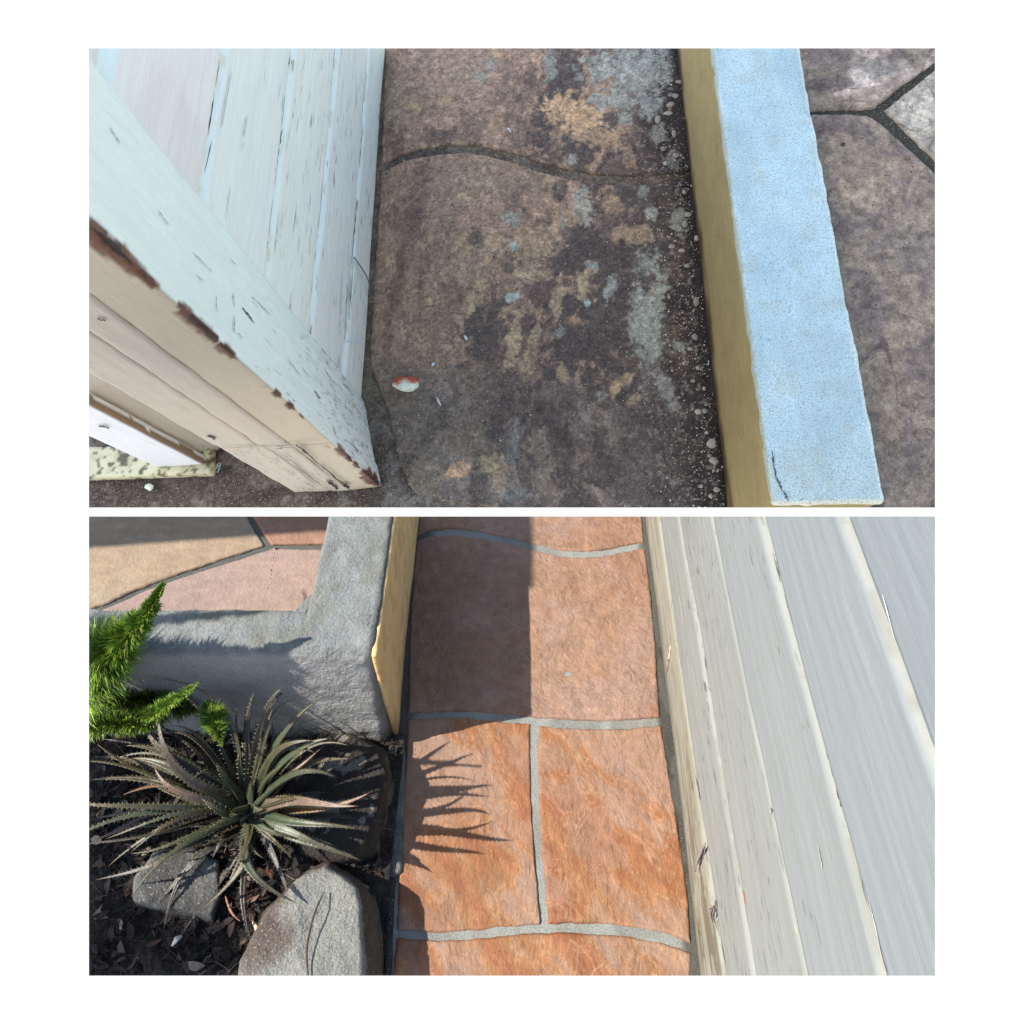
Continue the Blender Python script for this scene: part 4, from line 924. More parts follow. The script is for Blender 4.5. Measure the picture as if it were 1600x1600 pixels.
# siding on the right
O_B = B.G(1008, 809); e_ = B.G(1094, 1522); uB = (e_-O_B)*[1, 1, 0]; uB /= np.linalg.norm(uB); nB = np.array([uB[1], -uB[0], 0])
linesB = [.001, .1125, .229, .3645, .4975, .6285, .76]
wallB = empty('siding_wall', B, O_B+uB*.4)
tag(wallB, 'sunlit off white horizontal board siding with flaking cream base board beside the orange path', 'wall')
def paint_sidB(u, z, bi, of):
    n = len(u); base = [(222, 212, 190), (207, 206, 200), (205, 205, 200), (200, 203, 202), (195, 200, 203), (188, 195, 200)][min(bi, 5)]
    c = np.tile(np.array(base, float), (n, 1))
    c = over(c, ss(.4, .65, fbm(u*5, z*30, 4, 260+bi))*(.4 if bi < 3 else .12), np.array(base)*.96)
    c = over(c, ss(.5, .7, fbm(u*10, z*120, 3, 265+bi))*(.2 if bi < 3 else .04), (214, 212, 204))
    c = over(c, ss(.54, .72, fbm(u*12, z*220, 3, 270+bi))*[.6, .3, .2, .1, .0, .0][min(bi, 5)], (172, 168, 152))
    if bi == 2: c = over(c, ss(.5, .62, fbm(u*5+1, z*16, 4, 276))*.4, (186, 184, 172))
    if bi == 0:
        c = over(c, ss(.5, .62, fbm(u*20, z*90, 4, 277))*ss(.2, .5, u)*.55, (206, 192, 160)); c = over(c, ss(.58, .62, fbm(u*18, z*130, 3, 278))*ss(.3, .6, u)*.7, (134, 118, 94))
        c = over(c, ss(.026, .010, z+(fbm(u*25, z*25, 3, 279)-.5)*.02)*.6, (150, 142, 120))
    c = over(c, (of < -.0018)*.75, (208, 207, 194))  # cove lightened in colour, as if facing the light
    c = over(c, ss(.56, .62, fbm(u*26, z*60, 4, 280+bi))*(of < -.001)*.4, (168, 164, 146))
    a = ss(.46, .60, fbm(u*6, z*12, 3, 290+bi))*[1, .9, .9, .5, .12, .1][min(bi, 5)]
    return np.hstack([lin(c)/LBW, a[:, None]])
siding(B, wallB, O_B, uB, nB, linesB, (-.08, .80), paint_sidB, M_paintB, .0028, cove=.0115, proud=.006)
sv = Sliver()
for p, q, w, col in [((1027, 808), (1030, 832), .0035, (104, 96, 84)), ((1086, 808), (1088, 818), .004, (60, 54, 48)), ((1043, 928), (1048, 965), .0028, (96, 90, 80)), ((1048, 965), (1052, 1000), .0014, (120, 112, 98)), ((1050, 1008), (1044, 1028), .010, (150, 132, 112)), ((1046, 1030), (1040, 1052), .008, (110, 92, 76)), ((1062, 930), (1068, 975), .0014, (140, 134, 122)),
        ((1030, 870), (1034, 925), .0012, (150, 144, 130)), ((1138, 830), (1142, 850), .002, (110, 106, 98)), ((1153, 940), (1155, 946), .006, (50, 46, 42)), ((1172, 925), (1176, 948), .0018, (120, 116, 106)), ((1124, 812), (1130, 850), .0012, (140, 134, 122)), ((1085, 1210), (1093, 1255), .0024, (120, 108, 90)), ((1093, 1255), (1102, 1312), .0012, (130, 118, 100)),
        ((1103, 1318), (1094, 1362), .0055, (84, 76, 72)), ((1119, 1405), (1117, 1438), .0060, (60, 52, 50)), ((1162, 1390), (1166, 1412), .0065, (112, 70, 58)), ((1166, 1412), (1169, 1440), .003, (80, 62, 56)), ((1120, 1438), (1136, 1524), .0018, (112, 104, 90)), ((1090, 1445), (1096, 1462), .0045, (64, 54, 44)), ((1279, 1320), (1286, 1360), .0014, (130, 128, 120)),
        ((1170, 1445), (1178, 1490), .0016, (120, 116, 104)), ((1265, 1085), (1290, 1155), .0010, (120, 120, 112)), ((1195, 1185), (1200, 1200), .002, (130, 126, 116)), ((1203, 1260), (1205, 1272), .003, (120, 116, 106)), ((1240, 1430), (1246, 1462), .0015, (130, 128, 120)), ((1320, 1280), (1330, 1310), .0012, (130, 132, 130)), ((1358, 1400), (1380, 1500), .0010, (140, 142, 140)), ((1380, 930), (1400, 1000), .0012, (150, 152, 150))]:
    cr(B, None, O_B, uB, nB, p, q, w, col)
for li in linesB[1:5]:  # dark slivers drawn in as shade under each lap
    u = .0
    while u < .78:
        L = random.uniform(.006, .05)
        if random.random() < .6: sv.add(O_B+uB*u+np.array([0, 0, li-.0012+random.uniform(-.0006, .0006)]), uB, np.array([0, 0, 1.]), nB, L, random.uniform(.0008, .0020), (*lin([random.randint(70, 120)]*3)/4, 1), .7, 9, -.0015)
        u += L*.9+random.uniform(.004, .05)
for _ in range(420):
    z = random.choice([.03, .05, .07, .09, .12, .15, .18, .21, .24, .28, .32, .36, .42])*random.uniform(.85, 1.12); u = random.uniform(.0, .78)
    sv.add(O_B+uB*u+np.array([0, 0, z]), uB, np.array([0, 0, 1.]), nB, random.uniform(.003, .020), random.uniform(.0003, .0010), (*lin([random.randint(110, 150)]*3)/2, 1), .5, 5, .0010)
sv.put('split_and_gap_shade', B, M_flat, wallB)
g = lambda x, y, o: B.onwall(x, y, O_B, nB)+nB*o
for pts, w, col in [([g(1104, 1318, .001), g(1101, 1332, .004), g(1097, 1348, .006), g(1094, 1362, .005)], .0048, (104, 94, 90)), ([g(1119, 1412, .001), g(1116, 1428, .004), g(1118, 1442, .003)], .004, (96, 78, 72))]:
    ribbon('splinter', B, pts, w, col, M_flat, wallB)

# planting bed
def soilz(x, y):
    return .022*ss(-.14, -.24, x)+(fbm(x*14, y*14, 4, 301)-.5)*.030+(fbm(x*60, y*60, 3, 302)-.5)*.008
def paint_soil(V):
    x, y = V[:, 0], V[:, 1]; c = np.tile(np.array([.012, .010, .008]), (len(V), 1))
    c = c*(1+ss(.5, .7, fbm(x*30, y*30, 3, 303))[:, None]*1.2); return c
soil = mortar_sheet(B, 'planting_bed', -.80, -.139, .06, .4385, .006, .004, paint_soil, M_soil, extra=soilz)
tag(soil, 'dark shaded soil bed full of dry litter below the grey wall', kind='structure')

def rock_prism(top_px, h, base_xy, name, paint, mat, label, cat, seed, tilt=0., amp=.0022, nt=200, nr=34):
    top = np.array([B.G(*p, h)[:2] for p in top_px]); cen = top.mean(0)
    T = resample(np.vstack([top, top[:1]]), nt+1)[:-1]; Bs = resample(np.vstack([base_xy, base_xy[:1]]), nt+1)[:-1]
    # align base ring to top ring by angle
    def byang(Q): a = np.unwrap(np.arctan2(Q[:, 1]-cen[1], Q[:, 0]-cen[0])); return a, Q
    a, _ = byang(T); ab = np.arctan2(Bs[:, 1]-cen[1], Bs[:, 0]-cen[0]); o_ = np.argsort(ab); ab = ab[o_]; Bq = Bs[o_]
    am = (a+np.pi) % (2*np.pi)-np.pi
    bx = np.interp(am, np.r_[ab-2*np.pi, ab, ab+2*np.pi], np.tile(Bq[:, 0], 3)); by = np.interp(am, np.r_[ab-2*np.pi, ab, ab+2*np.pi], np.tile(Bq[:, 1], 3))
    Bs = np.stack([bx, by], 1); V = []
    for k in range(nr):
        f_ = k/(nr-1); P = cen+(T-cen)*f_; V.append(np.c_[P, np.full(nt, h-.004*max(0, (f_-.93)/.07)**2)])
    ns = 16
    for k in range(1, ns+1):
        f_ = k/ns; P = T*(1-f_)+Bs*f_; V.append(np.c_[P, np.full(nt, (h-.004)*(1-f_)-.012*f_)])
    V = np.vstack(V); M = nr+ns
    i = np.arange(nt); Fq = np.vstack([np.stack([k*nt+i, (k+1)*nt+i, (k+1)*nt+(i+1) % nt, k*nt+(i+1) % nt], 1) for k in range(M-1)]).tolist()
    Fq.append([(M-1)*nt+q for q in range(nt)][::-1])
    V[:, 2] += (V[:, 2] > h-.006)*((V[:, 1]-cen[1])*tilt)
    V += amp*np.stack([fbm(V[:, 1]*40, V[:, 2]*40+V[:, 0]*30, 4, seed)-.5, fbm(V[:, 0]*40, V[:, 2]*40, 4, seed+1)-.5, fbm(V[:, 0]*40, V[:, 1]*40, 4, seed+2)-.5], 1)*3
    o = put(name, B, V, Fq, paint(V, h), mat); return tag(o, label, cat)
def p_rock1(V, h):
    x, y, z = V.T; c = np.tile(np.array([196., 194, 186]), (len(V), 1)); c = over(c, ss(.45, .65, fbm(x*20, y*20, 4, 311))*.5, (170, 170, 166))
    c = over(c, ss(h-.006, h-.016, z+(fbm(x*40, y*40+z*40, 3, 312)-.5)*.01)*.85, (104, 76, 54))
    c = over(c, ss(.5, .64, fbm(y*24, z*24, 4, 313))*ss(h-.03, h-.05, z)*.7, (132, 118, 98))
    c = over(c, ss(-.228, -.25, x+(fbm(x*30, y*30, 3, 314)-.5)*.05)*ss(.14, .2, y)*.75, (112, 90, 78)); return lin(c)/LB
G0 = lambda x, y, h=0.: B.G(x, y, h)[:2]
r2 = [(509, 1349), (540, 1368), (558, 1385), (563, 1425), (564, 1467), (567, 1560), (372, 1560), (374, 1500), (394, 1462), (416, 1420), (440, 1402), (462, 1372)]
base2 = np.array([G0(520, 1330), G0(575, 1372), G0(594, 1402), G0(602, 1460), G0(606, 1600), G0(362, 1600), G0(364, 1500), G0(400, 1420), G0(450, 1370)])
rock2 = rock_prism(r2, .075, base2, 'edging_block', p_rock1, M_rock, 'pale speckled concrete edging block in full sun at the bottom, dark needle on it', 'concrete block', 61)
def p_rock2(V, h):
    x, y, z = V.T; c = np.tile(np.array([66., 56, 52]), (len(V), 1)); c = over(c, ss(.5, .66, fbm(x*26, y*26, 4, 321))*.6, (96, 84, 76)); c = over(c, ss(.66, .70, fbm(x*38, y*60, 3, 322))*.9, (176, 172, 160))
    c = over(c, ss(h-.004, h-.012, z)*.7, (110, 82, 58)); s_ = ss(h-.012, h-.024, z); c = over(c, s_*.8, (138, 130, 116)); c = over(c, ss(.5, .62, fbm(y*30, z*24, 4, 323))*s_*.8, (78, 66, 54)); return lin(c)/LB
r1p = [(480, 1150), (545, 1143), (588, 1165), (604, 1205), (592, 1262), (574, 1308), (548, 1342), (510, 1340), (470, 1330), (440, 1240)]
base1 = np.array([G0(500, 1148), G0(580, 1155), G0(622, 1180), G0(618, 1240), G0(606, 1310), G0(598, 1352), G0(540, 1365), G0(450, 1330), G0(440, 1220)])
rock_prism(r1p, .058, base1, 'edging_block', p_rock2, M_rockd, 'dark stained edging block at the corner of the grey wall behind the spiky leaves', 'concrete block', 64)
def p_rock3(V, h):
    x, y, z = V.T; c = np.tile(np.array([150., 149, 145]), (len(V), 1)); c = over(c, ss(.45, .6, fbm(x*24, y*24, 4, 331))*.7, (84, 80, 78)); return lin(c)/LB
r3 = [(238, 1330), (292, 1322), (338, 1345), (342, 1400), (330, 1436), (262, 1420), (206, 1408), (208, 1370)]
b3 = np.array([G0(x+(x-275)*.15, y+(y-1385)*.15+15, .0) for x, y in r3])
rock_prism(r3, .050, b3, 'broken_block', p_rock3, M_rock, 'broken grey concrete piece half buried in litter under the spiky plant', 'concrete piece', 67)
# flat mortar haunch between block and path
V, Fq = hexbox([G0(606, 1372), G0(628, 1366), G0(634, 1170), G0(618, 1180)], -.012, .006, .0035, .004, .0020, 50, 68)
hx = put('mortar_haunch', B, V, Fq, (lambda c: lin(c)/LB)(np.tile(np.array([148., 146, 138]), (len(V), 1))*(.7+.6*fbm(V[:, 0]*40, V[:, 1]*40, 3, 69)[:, None])), M_rock)
tag(hx, 'narrow grey mortar strip between the dark edging block and the orange paving', 'mortar strip')
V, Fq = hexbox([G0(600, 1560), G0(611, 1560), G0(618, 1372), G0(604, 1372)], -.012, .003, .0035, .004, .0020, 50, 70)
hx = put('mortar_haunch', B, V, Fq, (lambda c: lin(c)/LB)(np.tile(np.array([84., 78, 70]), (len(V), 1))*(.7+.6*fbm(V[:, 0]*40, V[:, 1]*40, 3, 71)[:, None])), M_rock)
tag(hx, 'dark shadowed mortar strip between the pale edging block and the paving', 'mortar strip')

nd = ribbon('dry_needle', B, [B.G(507, 1393, .081), B.G(494, 1420, .087), B.G(484, 1455, .084), B.G(479, 1490, .081), B.G(483, 1540, .080)], .0024, (52, 40, 36), M_flat, thick=.0010, clip=True)
tag(nd, 'long dark curved needle lying on the pale speckled edging block', 'dry needle')

def aim(x, y, z, up):      # point that shades photo spot (x,y) at height z, `up` metres higher
    return B.G(x, y, z)+SUN/SUN[2]*up
# spiky aloe
ALC = B.G(388, 1262, .075)
KC = {'green': [(92, 118, 94), (100, 116, 80), (138, 120, 84)], 'pale': [(150, 164, 148), (138, 150, 122), (156, 132, 108)], 'olive': [(84, 102, 70), (110, 100, 58), (140, 112, 76)], 'brown': [(90, 76, 54), (112, 86, 60), (130, 96, 72)], 'pink': [(128, 138, 116), (172, 136, 116), (182, 128, 108)], 'orange': [(140, 140, 96), (206, 150, 84), (190, 120, 84)], 'dead': [(96, 84, 66), (110, 92, 72), (120, 100, 84)]}
def leaf(parent, p0, p2, lift, w0, kind, curl=0., teeth=True, name='leaf', place=B, n=26, roll=0., clip=True):
    p1 = p0*.5+p2*.5; p1[2] = max(p0[2], p2[2])*.5+min(p0[2], p2[2])*.5+lift; d = p2-p0
    side0 = np.cross(d, [0, 0, 1.]); side0 /= np.linalg.norm(side0)+1e-9; p1 = p1+side0*curl
    t = np.linspace(0, 1, n)[:, None]; Pm = (1-t)**2*p0+2*t*(1-t)*p1+t*t*p2
    T = np.gradient(Pm, axis=0); T /= np.linalg.norm(T, axis=1, keepdims=True)
    wob = np.sin(t*np.pi*1.5+random.uniform(0, 6))*np.linalg.norm(d)*.035*t; Pm = Pm+side0*wob+np.array([0, 0, 1.])*np.linalg.norm(d)*random.uniform(-.05, .10)*np.sin(t*np.pi)*(t < 1); T = np.gradient(Pm, axis=0); T /= np.linalg.norm(T, axis=1, keepdims=True)
    S_ = np.cross(T, np.array([0, 0, 1.])+side0*(roll+random.uniform(-.5, .5))); S_ /= np.linalg.norm(S_, axis=1, keepdims=True)+1e-9; U_ = np.cross(S_, T)
    w = w0*(np.clip(1-t, 0, 1)**.85*.96+.02)*(.75+.25*np.clip(t*8, 0, 1)); th = w*.30+.0005
    ring = [S_*w/2+U_*w*.18, S_*w*.2-U_*w*.03, -S_*w*.2-U_*w*.03, -S_*w/2+U_*w*.18, -S_*w*.25-U_*th, S_*w*.25-U_*th]
    V = [np.asarray(Pm+r_) for r_ in ring]; V = np.stack(V, 1).reshape(-1, 3); k = 6; Fq = []
    for i in range(n-1):
        for j in range(k): Fq.append((i*k+j, i*k+(j+1) % k, (i+1)*k+(j+1) % k, (i+1)*k+j))
    Fq.append(tuple(range(k))[::-1]); Fq.append(tuple((n-1)*k+j for j in range(k)))
    cs = [lin(c_) for c_ in KC[kind]]; tt = np.repeat(t, k); jj = np.tile(np.arange(k), n)
    C = np.where(tt[:, None] < .5, cs[0]*(1-tt[:, None]*2)+cs[1]*tt[:, None]*2, cs[1]*(2-2*tt[:, None])+cs[2]*(2*tt[:, None]-1))
    C = C*(1+(fbm(V[:, 0]*60, V[:, 1]*60+V[:, 2]*50, 3, int(abs(p2[0])*1e5) % 997)[:, None]-.5)*.7)
    edge = (jj == 0) | (jj == 3); C[edge] = C[edge]*.5+lin((150, 140, 90))*.5
    V = V.tolist(); C = C.tolist(); L = np.linalg.norm(np.diff(Pm, axis=0), axis=1).sum()
    if teeth:
        m = int(L/.0052); tc_ = lin((206, 196, 150)).tolist()
        for s_ in (1, -1):
            for q in range(1, m):
                a = (q+random.uniform(-.2, .2))/m
                if a > .93: continue
                fi = a*(n-1); i = int(fi); f_ = fi-i; P = Pm[i]*(1-f_)+Pm[min(i+1, n-1)]*f_; ww = w[i, 0]
                e0 = P+s_*S_[i]*ww*.49+U_[i]*ww*.18; tl = .0012+.0016*(1-a)
                b = len(V); V += [(e0-T[i]*.0009).tolist(), (e0+T[i]*.0009).tolist(), (e0+s_*S_[i]*tl+T[i]*.0008+U_[i]*.0003).tolist(), (e0-U_[i]*.0007-s_*S_[i]*.0003).tolist()]
                Fq += [(b, b+1, b+2), (b+1, b+3, b+2), (b+3, b, b+2)]; C += [tc_]*2+[tc_]+[tc_]
    C = np.array(C)/LB*(.42 if kind == 'dead' else .5 if kind == 'brown' else .72)
    return put(name, place, np.array(V), Fq, C, M_leaf, parent, cap=False, clip=clip)
aloe = empty('aloe', B, [ALC[0], ALC[1], .02])
tag(aloe, 'large spiky aloe with long toothed grey green leaves and brown tips in the shaded bed', 'aloe')
LV = [ # tip px, tip height, lift, width, kind, curl
 ((397, 1080), .17, .03, .016, 'brown', .0), ((412, 1130), .14, .03, .017, 'olive', .004), ((493, 1103), .20, .035, .021, 'green', -.012), ((545, 1178), .175, .03, .019, 'olive', -.008), ((505, 1168), .18, .04, .013, 'pink', .012),
 ((580, 1236), .150, .03, .024, 'orange', .012), ((490, 1249), .15, .03, .028, 'pink', .006), ((473, 1302), .10, .035, .018, 'pale', .012), ((456, 1414), .088, .03, .022, 'pale', .014), ((562, 1350), .084, .03, .024, 'green', .012),
 ((360, 1376), .11, .03, .016, 'olive', -.015), ((316, 1424), .065, .04, .017, 'olive', -.03), ((302, 1312), .10, .02, .020, 'green', -.01), ((316, 1250), .16, .035, .020, 'green', -.02), ((241, 1118), .17, .04, .024, 'brown', -.016),
 ((222, 1133), .16, .035, .024, 'brown', -.008), ((240, 1200), .14, .03, .018, 'pink', -.01), ((193, 1172), .14, .03, .026, 'green', .012), ((208, 1182), .13, .03, .028, 'green', .0), ((145, 1186), .13, .03, .020, 'olive', .0),
 ((142, 1212), .11, .03, .022, 'olive', .004), ((150, 1166), .15, .03, .018, 'olive', .0), ((195, 1236), .09, .025, .020, 'orange', .0), ((232, 1230), .10, .02, .020, 'olive', .0), ((155, 1272), .06, .02, .018, 'dead', .0),
 ((160, 1302), .05, .02, .016, 'dead', .01), ((195, 1292), .05, .02, .015, 'dead', -.01), ((350, 1098), .15, .02, .008, 'dead', .004), ((376, 1098), .14, .02, .007, 'dead', -.006), ((422, 1102), .16, .02, .009, 'brown', .0), ((250, 1142), .15, .03, .012, 'brown', .012),
 ((300, 1215), .15, .02, .012, 'green', .01), ((335, 1195), .16, .02, .015, 'green', .004), ((440, 1190), .17, .02, .015, 'green', -.004), ((455, 1215), .15, .02, .014, 'brown', -.01), ((520, 1325), .10, .03, .014, 'green', .01), ((455, 1345), .09, .03, .016, 'olive', .008), ((415, 1340), .10, .03, .014, 'green', .004),
 ((545, 1165), .16, .02, .010, 'olive', -.02), ((470, 1130), .17, .02, .008, 'dead', .0), ((330, 1340), .08, .03, .013, 'dead', -.01), ((270, 1280), .06, .03, .015, 'brown', -.004), ((160, 1150), .12, .02, .010, 'dead', .01), ((205, 1110), .15, .02, .008, 'brown', .004), ((262, 1080), .18, .02, .009, 'brown', .02), ((246, 1052), .2, .02, .007, 'olive', .03)]
for (tp, h, lift, w, kind, curl) in LV:
    T_ = B.G(*tp, h); d = T_-ALC; d[2] = 0; d = d/np.linalg.norm(d)
    p0 = ALC+d*random.uniform(.006, .014)+np.array([0, 0, (h-.12)*.12]); Ll = np.linalg.norm(T_-p0)
    if kind in ('dead',): p0[2] -= .03
    leaf(aloe, p0, T_.copy(), lift*1.1, w*.68, kind, curl*1.8+random.uniform(-.014, .014))
for (sx_, sy_), h, w, kind, lift, curl in [((709, 1162), .205, .011, 'brown', .05, -.02), ((697, 1168), .185, .009, 'olive', .05, -.012), ((733, 1234), .185, .009, 'green', .06, -.02), ((748, 1228), .20, .010, 'olive', .06, -.022), ((771, 1233), .20, .011, 'green', .06, -.018), ((765, 1276), .185, .012, 'green', .055, .0), ((803, 1306), .185, .013, 'pink', .05, .010), ((756, 1342), .150, .012, 'green', .05, .02), ((664, 1352), .105, .012, 'pale', .045, .02), ((700, 1300), .16, .010, 'olive', .05, .004)]:
    T_ = aim(sx_, sy_, 0, h); d = T_-ALC; d[2] = 0; d /= np.linalg.norm(d)
    leaf(aloe, ALC+d*.008, T_, lift, w*1.25, kind, curl)
for q in range(9):      # young upright heart leaves
    a = q*2.4; r_ = .02+.004*q; leaf(aloe, ALC+np.array([math.cos(a), math.sin(a), 0])*.004, ALC+np.array([math.cos(a)*r_, math.sin(a)*r_, .075-.004*q]), .006, .013, 'pale' if q % 2 else 'green', 0)
for q in range(22):     # thin extra leaves
    a = random.uniform(1.2, 4.6); r_ = random.uniform(.10, .19); T_ = ALC+np.array([math.cos(a)*r_, math.sin(a)*r_*.7, random.uniform(-.01, .07)])
    leaf(aloe, ALC+np.array([math.cos(a), math.sin(a), 0])*.008, T_, .035, random.uniform(.006, .011), random.choice(['green', 'olive', 'brown', 'green']), random.uniform(-.035, .035))
for q in range(16):     # old dry leaves hanging low
    a = random.uniform(0, 6.28); r_ = random.uniform(.08, .17); T_ = ALC+np.array([math.cos(a)*r_, math.sin(a)*r_*.8, 0]); T_[2] = .035+random.uniform(0, .02)
    leaf(aloe, ALC+np.array([math.cos(a)*.01, math.sin(a)*.01, -.03]), T_, .02, random.uniform(.009, .016), 'dead', random.uniform(-.03, .03))
V, Fq = lump((ALC[0], ALC[1], .035), (.016, .016, .045), 9, n=9); put('stem', B, V, Fq, lin((110, 100, 80))/LB, M_leaf, aloe)

# foxtail ferns: dense needle plumes
def plume(parent, pts, r0, count, seed, clip=True, name='frond', dark=1., place=B, tipk=.35):  # a lower dark puts shade inside the clump into the needle colour
    rs = np.random.default_rng(seed); sp = smoothline(pts, 60); T = np.gradient(sp, axis=0); T /= np.linalg.norm(T, axis=1, keepdims=True)
    t = rs.random(count)**.9; i = np.minimum((t*59).astype(int), 58); f_ = (t*59-i)[:, None]
    P = sp[i]*(1-f_)+sp[i+1]*f_; Tt = T[i]; a = rs.uniform(0, 2*np.pi, count)
    S_ = np.cross(Tt, [0, 0, 1.]); S_ /= np.linalg.norm(S_, axis=1, keepdims=True); U_ = np.cross(S_, Tt)
    rad = r0*np.clip((1-t)/tipk, 0.04, 1)**.75*(.75+.25*np.clip(t*6, 0, 1))*rs.uniform(.6, 1.22, count)
    rad = rad*(.62+.75*vn(t*26+seed, a*1.6+3))*(.9+.2*np.sin(t*60))
    D = (S_*np.cos(a)[:, None]+U_*np.sin(a)[:, None])+Tt*rs.uniform(.1, .8, count)[:, None]+rs.normal(0, .16, (count, 3)); D /= np.linalg.norm(D, axis=1, keepdims=True)
    inner = rs.uniform(.05, .55, count)[:, None]*rad[:, None]; b = P+D*inner; e = P+D*rad[:, None]*1.15
    wv = np.cross(D, rs.normal(size=(count, 3))); wv /= np.linalg.norm(wv, axis=1, keepdims=True); wd = np.where(rs.random((count, 1)) < .15, .0008, .00045)
    m = (b+e)/2; V = np.stack([b-wv*wd*.5, b+wv*wd*.5, m+wv*wd, e, m-wv*wd], 1).reshape(-1, 3); k = np.arange(count)*5
    Fq = np.stack([k, k+1, k+2, k+3], 1).tolist()+np.stack([k, k+3, k+4], 1).tolist()
    Fq = [(a0, a1, a2, a3, a4) for a0, a1, a2, a3, a4 in (np.arange(5)[None]+k[:, None]).tolist()]
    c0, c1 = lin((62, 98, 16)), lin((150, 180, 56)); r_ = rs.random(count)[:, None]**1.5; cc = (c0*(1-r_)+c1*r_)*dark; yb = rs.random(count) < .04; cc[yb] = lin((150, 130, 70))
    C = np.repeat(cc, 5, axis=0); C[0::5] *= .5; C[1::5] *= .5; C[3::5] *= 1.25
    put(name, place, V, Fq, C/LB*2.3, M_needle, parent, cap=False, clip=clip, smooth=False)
    # stem
    n_ = len(sp); St = np.cross(T, [0, 0, 1.]); St /= np.linalg.norm(St, axis=1, keepdims=True); Ut = np.cross(St, T); w_ = .0014
    V = np.vstack([sp+St*w_, sp+Ut*w_, sp-St*w_, sp-Ut*w_]); Fq = [(q*n_+i_, q*n_+i_+1, ((q+1) % 4)*n_+i_+1, ((q+1) % 4)*n_+i_) for q in range(4) for i_ in range(n_-1)]
    put('stem', place, V, Fq, lin((80, 100, 30))/LB, M_needle, parent, cap=False, clip=clip)
g3 = lambda x, y, h: B.G(x, y, h)
def fern(name_pts, label):
    e = empty('foxtail_fern', B, name_pts); return tag(e, label, 'fern')
fe = fern([g3(120, 1120, .05)[0], g3(120, 1120, .05)[1], .03], 'bright green foxtail fern with pointed needle plumes at the left edge behind the aloe')
plume(fe, [g3(95, 1150, .14), g3(140, 1065, .20), g3(185, 1010, .26), g3(225, 962, .32), g3(256, 911, .36)], .028, 20000, 1, tipk=.66)
plume(fe, [g3(60, 1100, .15), g3(130, 1040, .22), g3(175, 1005, .27), g3(205, 985, .29)], .030, 11000, 2)
plume(fe, [g3(90, 1150, .12), g3(150, 1132, .16), g3(210, 1132, .17), g3(255, 1140, .16)], .013, 7000, 3, dark=.8)
plume(fe, [g3(190, 1140, .10), g3(245, 1112, .19), g3(280, 1088, .25), g3(313, 1066, .31)], .012, 5500, 4, tipk=.7)
plume(fe, [g3(322, 1106, .13), g3(334, 1124, .165), g3(343, 1145, .18), g3(347, 1166, .18)], .012, 4200, 5, dark=.85)
plume(fe, [g3(100, 1110, .10), g3(180, 1090, .12), g3(260, 1100, .12), g3(310, 1110, .11)], .028, 5000, 6, dark=.6)  # inner plumes darkened in colour for shade within the clump
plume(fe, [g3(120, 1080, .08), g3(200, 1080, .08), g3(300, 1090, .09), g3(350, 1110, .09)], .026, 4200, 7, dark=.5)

# unseen neighbouring fern beyond the left edge, placed to shade wall and bed
fo_ = empty('foxtail_fern', B, [-1.0, .45, .0]); tag(fo_, 'unseen foxtail fern clump past the left edge of the planting bed, placed for its shade', 'fern')
plume(fo_, [aim(40, 992, KB, .42), aim(180, 974, KB, .42), aim(330, 960, KB, .44), aim(410, 948, KB, .46), aim(474, 922, TB, .52)], .015, 5000, 11, clip=False, tipk=.8)
plume(fo_, [aim(x, y, z, .40) for x, y, z in ((285, 1040, .19), (360, 1075, .14), (430, 1100, .09), (480, 1125, .03))], .022, 6000, 30, clip=False, tipk=.6)
for q, (pts, r_) in enumerate([([(40, 1520), (200, 1500), (385, 1500)], .045), ([(60, 1440), (150, 1440), (235, 1475)], .040), ([(60, 1350), (130, 1350), (215, 1330)], .034), ([(60, 1260), (170, 1235), (270, 1200)], .030), ([(100, 1180), (200, 1200), (330, 1235)], .028), ([(120, 1300), (220, 1300), (320, 1300)], .022), ([(60, 1200), (170, 1180), (330, 1150)], .022)]):
    plume(fo_, [aim(x, y, .03, .40) for x, y in pts], r_, 4200, 12+q, clip=False)

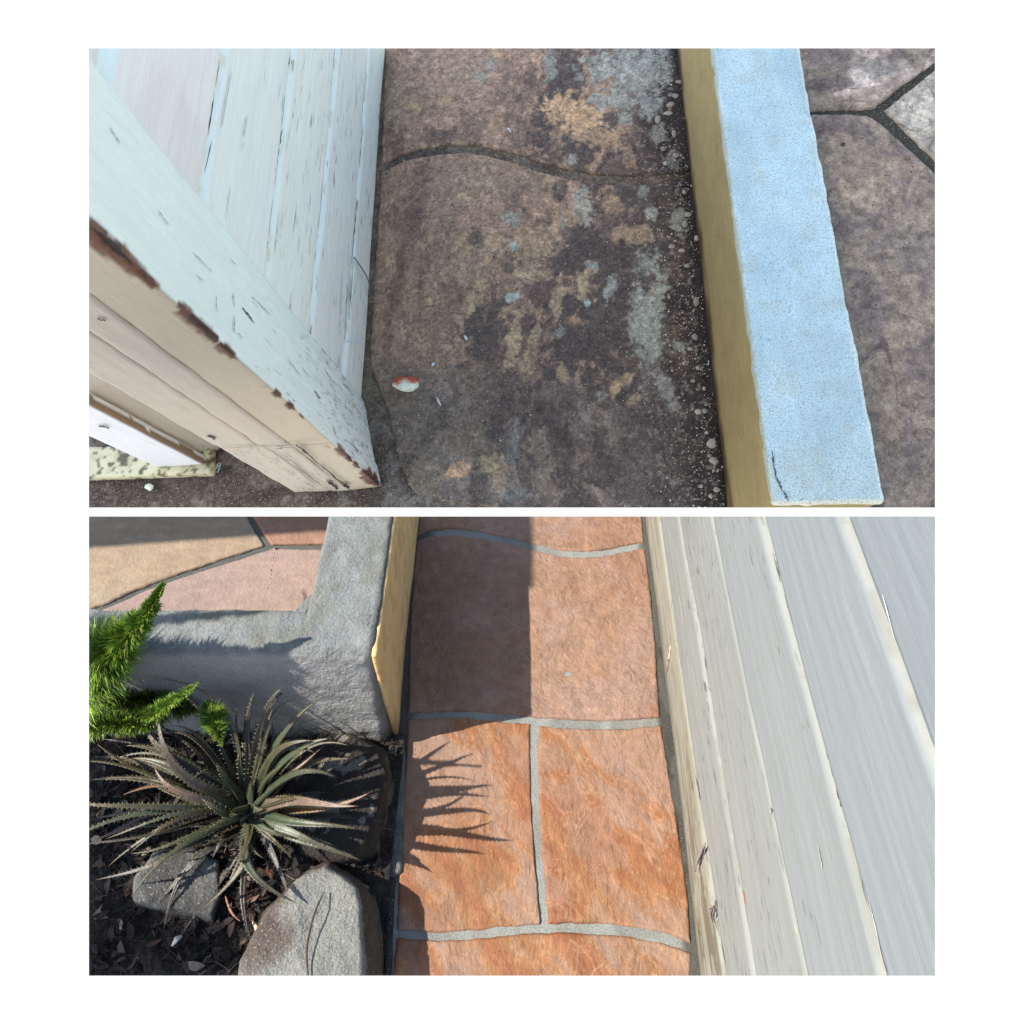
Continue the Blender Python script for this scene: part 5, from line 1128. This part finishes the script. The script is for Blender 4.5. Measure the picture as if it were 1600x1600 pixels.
# dry litter on the bed
def litter(n, region, seed):
    rs = np.random.default_rng(seed); Vs = []; Fs = []; Cs = []; off = 0
    cl = [(112, 84, 70), (146, 116, 100), (84, 64, 54), (170, 142, 124), (128, 92, 72), (96, 78, 68), (190, 170, 150), (150, 96, 70)]
    for _ in range(n):
        x = rs.uniform(-.78, -.15); y = rs.uniform(.08, .43); q = vn(np.array(x*9), np.array(y*9), 401)
        if rs.random() > .25+1.1*q: continue
        z = float(.006+soilz(np.array(x), np.array(y)))+rs.uniform(0, .010)
        a = rs.uniform(0, np.pi); tl = rs.normal(0, .25); kind = rs.random()
        if kind < .72: L = rs.uniform(.008, .038); w = rs.uniform(.0004, .0011)
        else: L = rs.uniform(.006, .018); w = L*rs.uniform(.25, .5)
        d = np.array([math.cos(a), math.sin(a), tl]); s_ = np.array([-math.sin(a), math.cos(a), rs.normal(0, .5)]); bow = rs.normal(0, .12)*L
        pts = []
        for t, ww in ((-1, .15), (-.35, 1), (.35, 1), (1, .15)):
            c = np.array([x, y, z])+d*L/2*t+np.array([-math.sin(a), math.cos(a), .6])*bow*(1-t*t)
            pts += [c+s_*w/2*ww+np.array([0, 0, w*.25]), c-s_*w/2*ww+np.array([0, 0, w*.25]), c-np.array([0, 0, w*.3])]
        Vs += pts
        for k in range(3):
            for e in range(3): Fs.append((off+k*3+e, off+k*3+(e+1) % 3, off+(k+1)*3+(e+1) % 3, off+(k+1)*3+e))
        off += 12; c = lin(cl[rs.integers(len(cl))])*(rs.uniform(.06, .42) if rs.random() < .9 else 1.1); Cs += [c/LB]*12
    return np.array(Vs), Fs, np.array(Cs)
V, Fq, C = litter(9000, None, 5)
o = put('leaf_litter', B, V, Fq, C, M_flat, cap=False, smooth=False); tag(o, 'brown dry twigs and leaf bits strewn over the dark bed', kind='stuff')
for pts, w, col, lab in [([(352, 1400), (362, 1425), (376, 1440)], .003, (120, 82, 64), 'reddish dry leaf strip lying between the concrete piece and the bright block'), ([(268, 1478), (275, 1468), (284, 1462)], .006, (176, 168, 158), 'pale curled bark flake lying below the concrete piece'), ([(150, 1312), (190, 1296), (232, 1282)], .004, (96, 72, 66), 'long dark twig at the left edge of the bed'), ([(395, 1440), (402, 1452), (398, 1470)], .005, (170, 140, 116), 'tan dry leaf standing at the left side of the bright block')]:
    zz = .085 if 'rim' in lab else .045
    o = ribbon('dry_leaf', B, [B.G(x, y, zz+.006*(k == 1)) for k, (x, y) in enumerate(pts)], w, col, M_flat, clip=True); tag(o, lab, 'dry leaf')
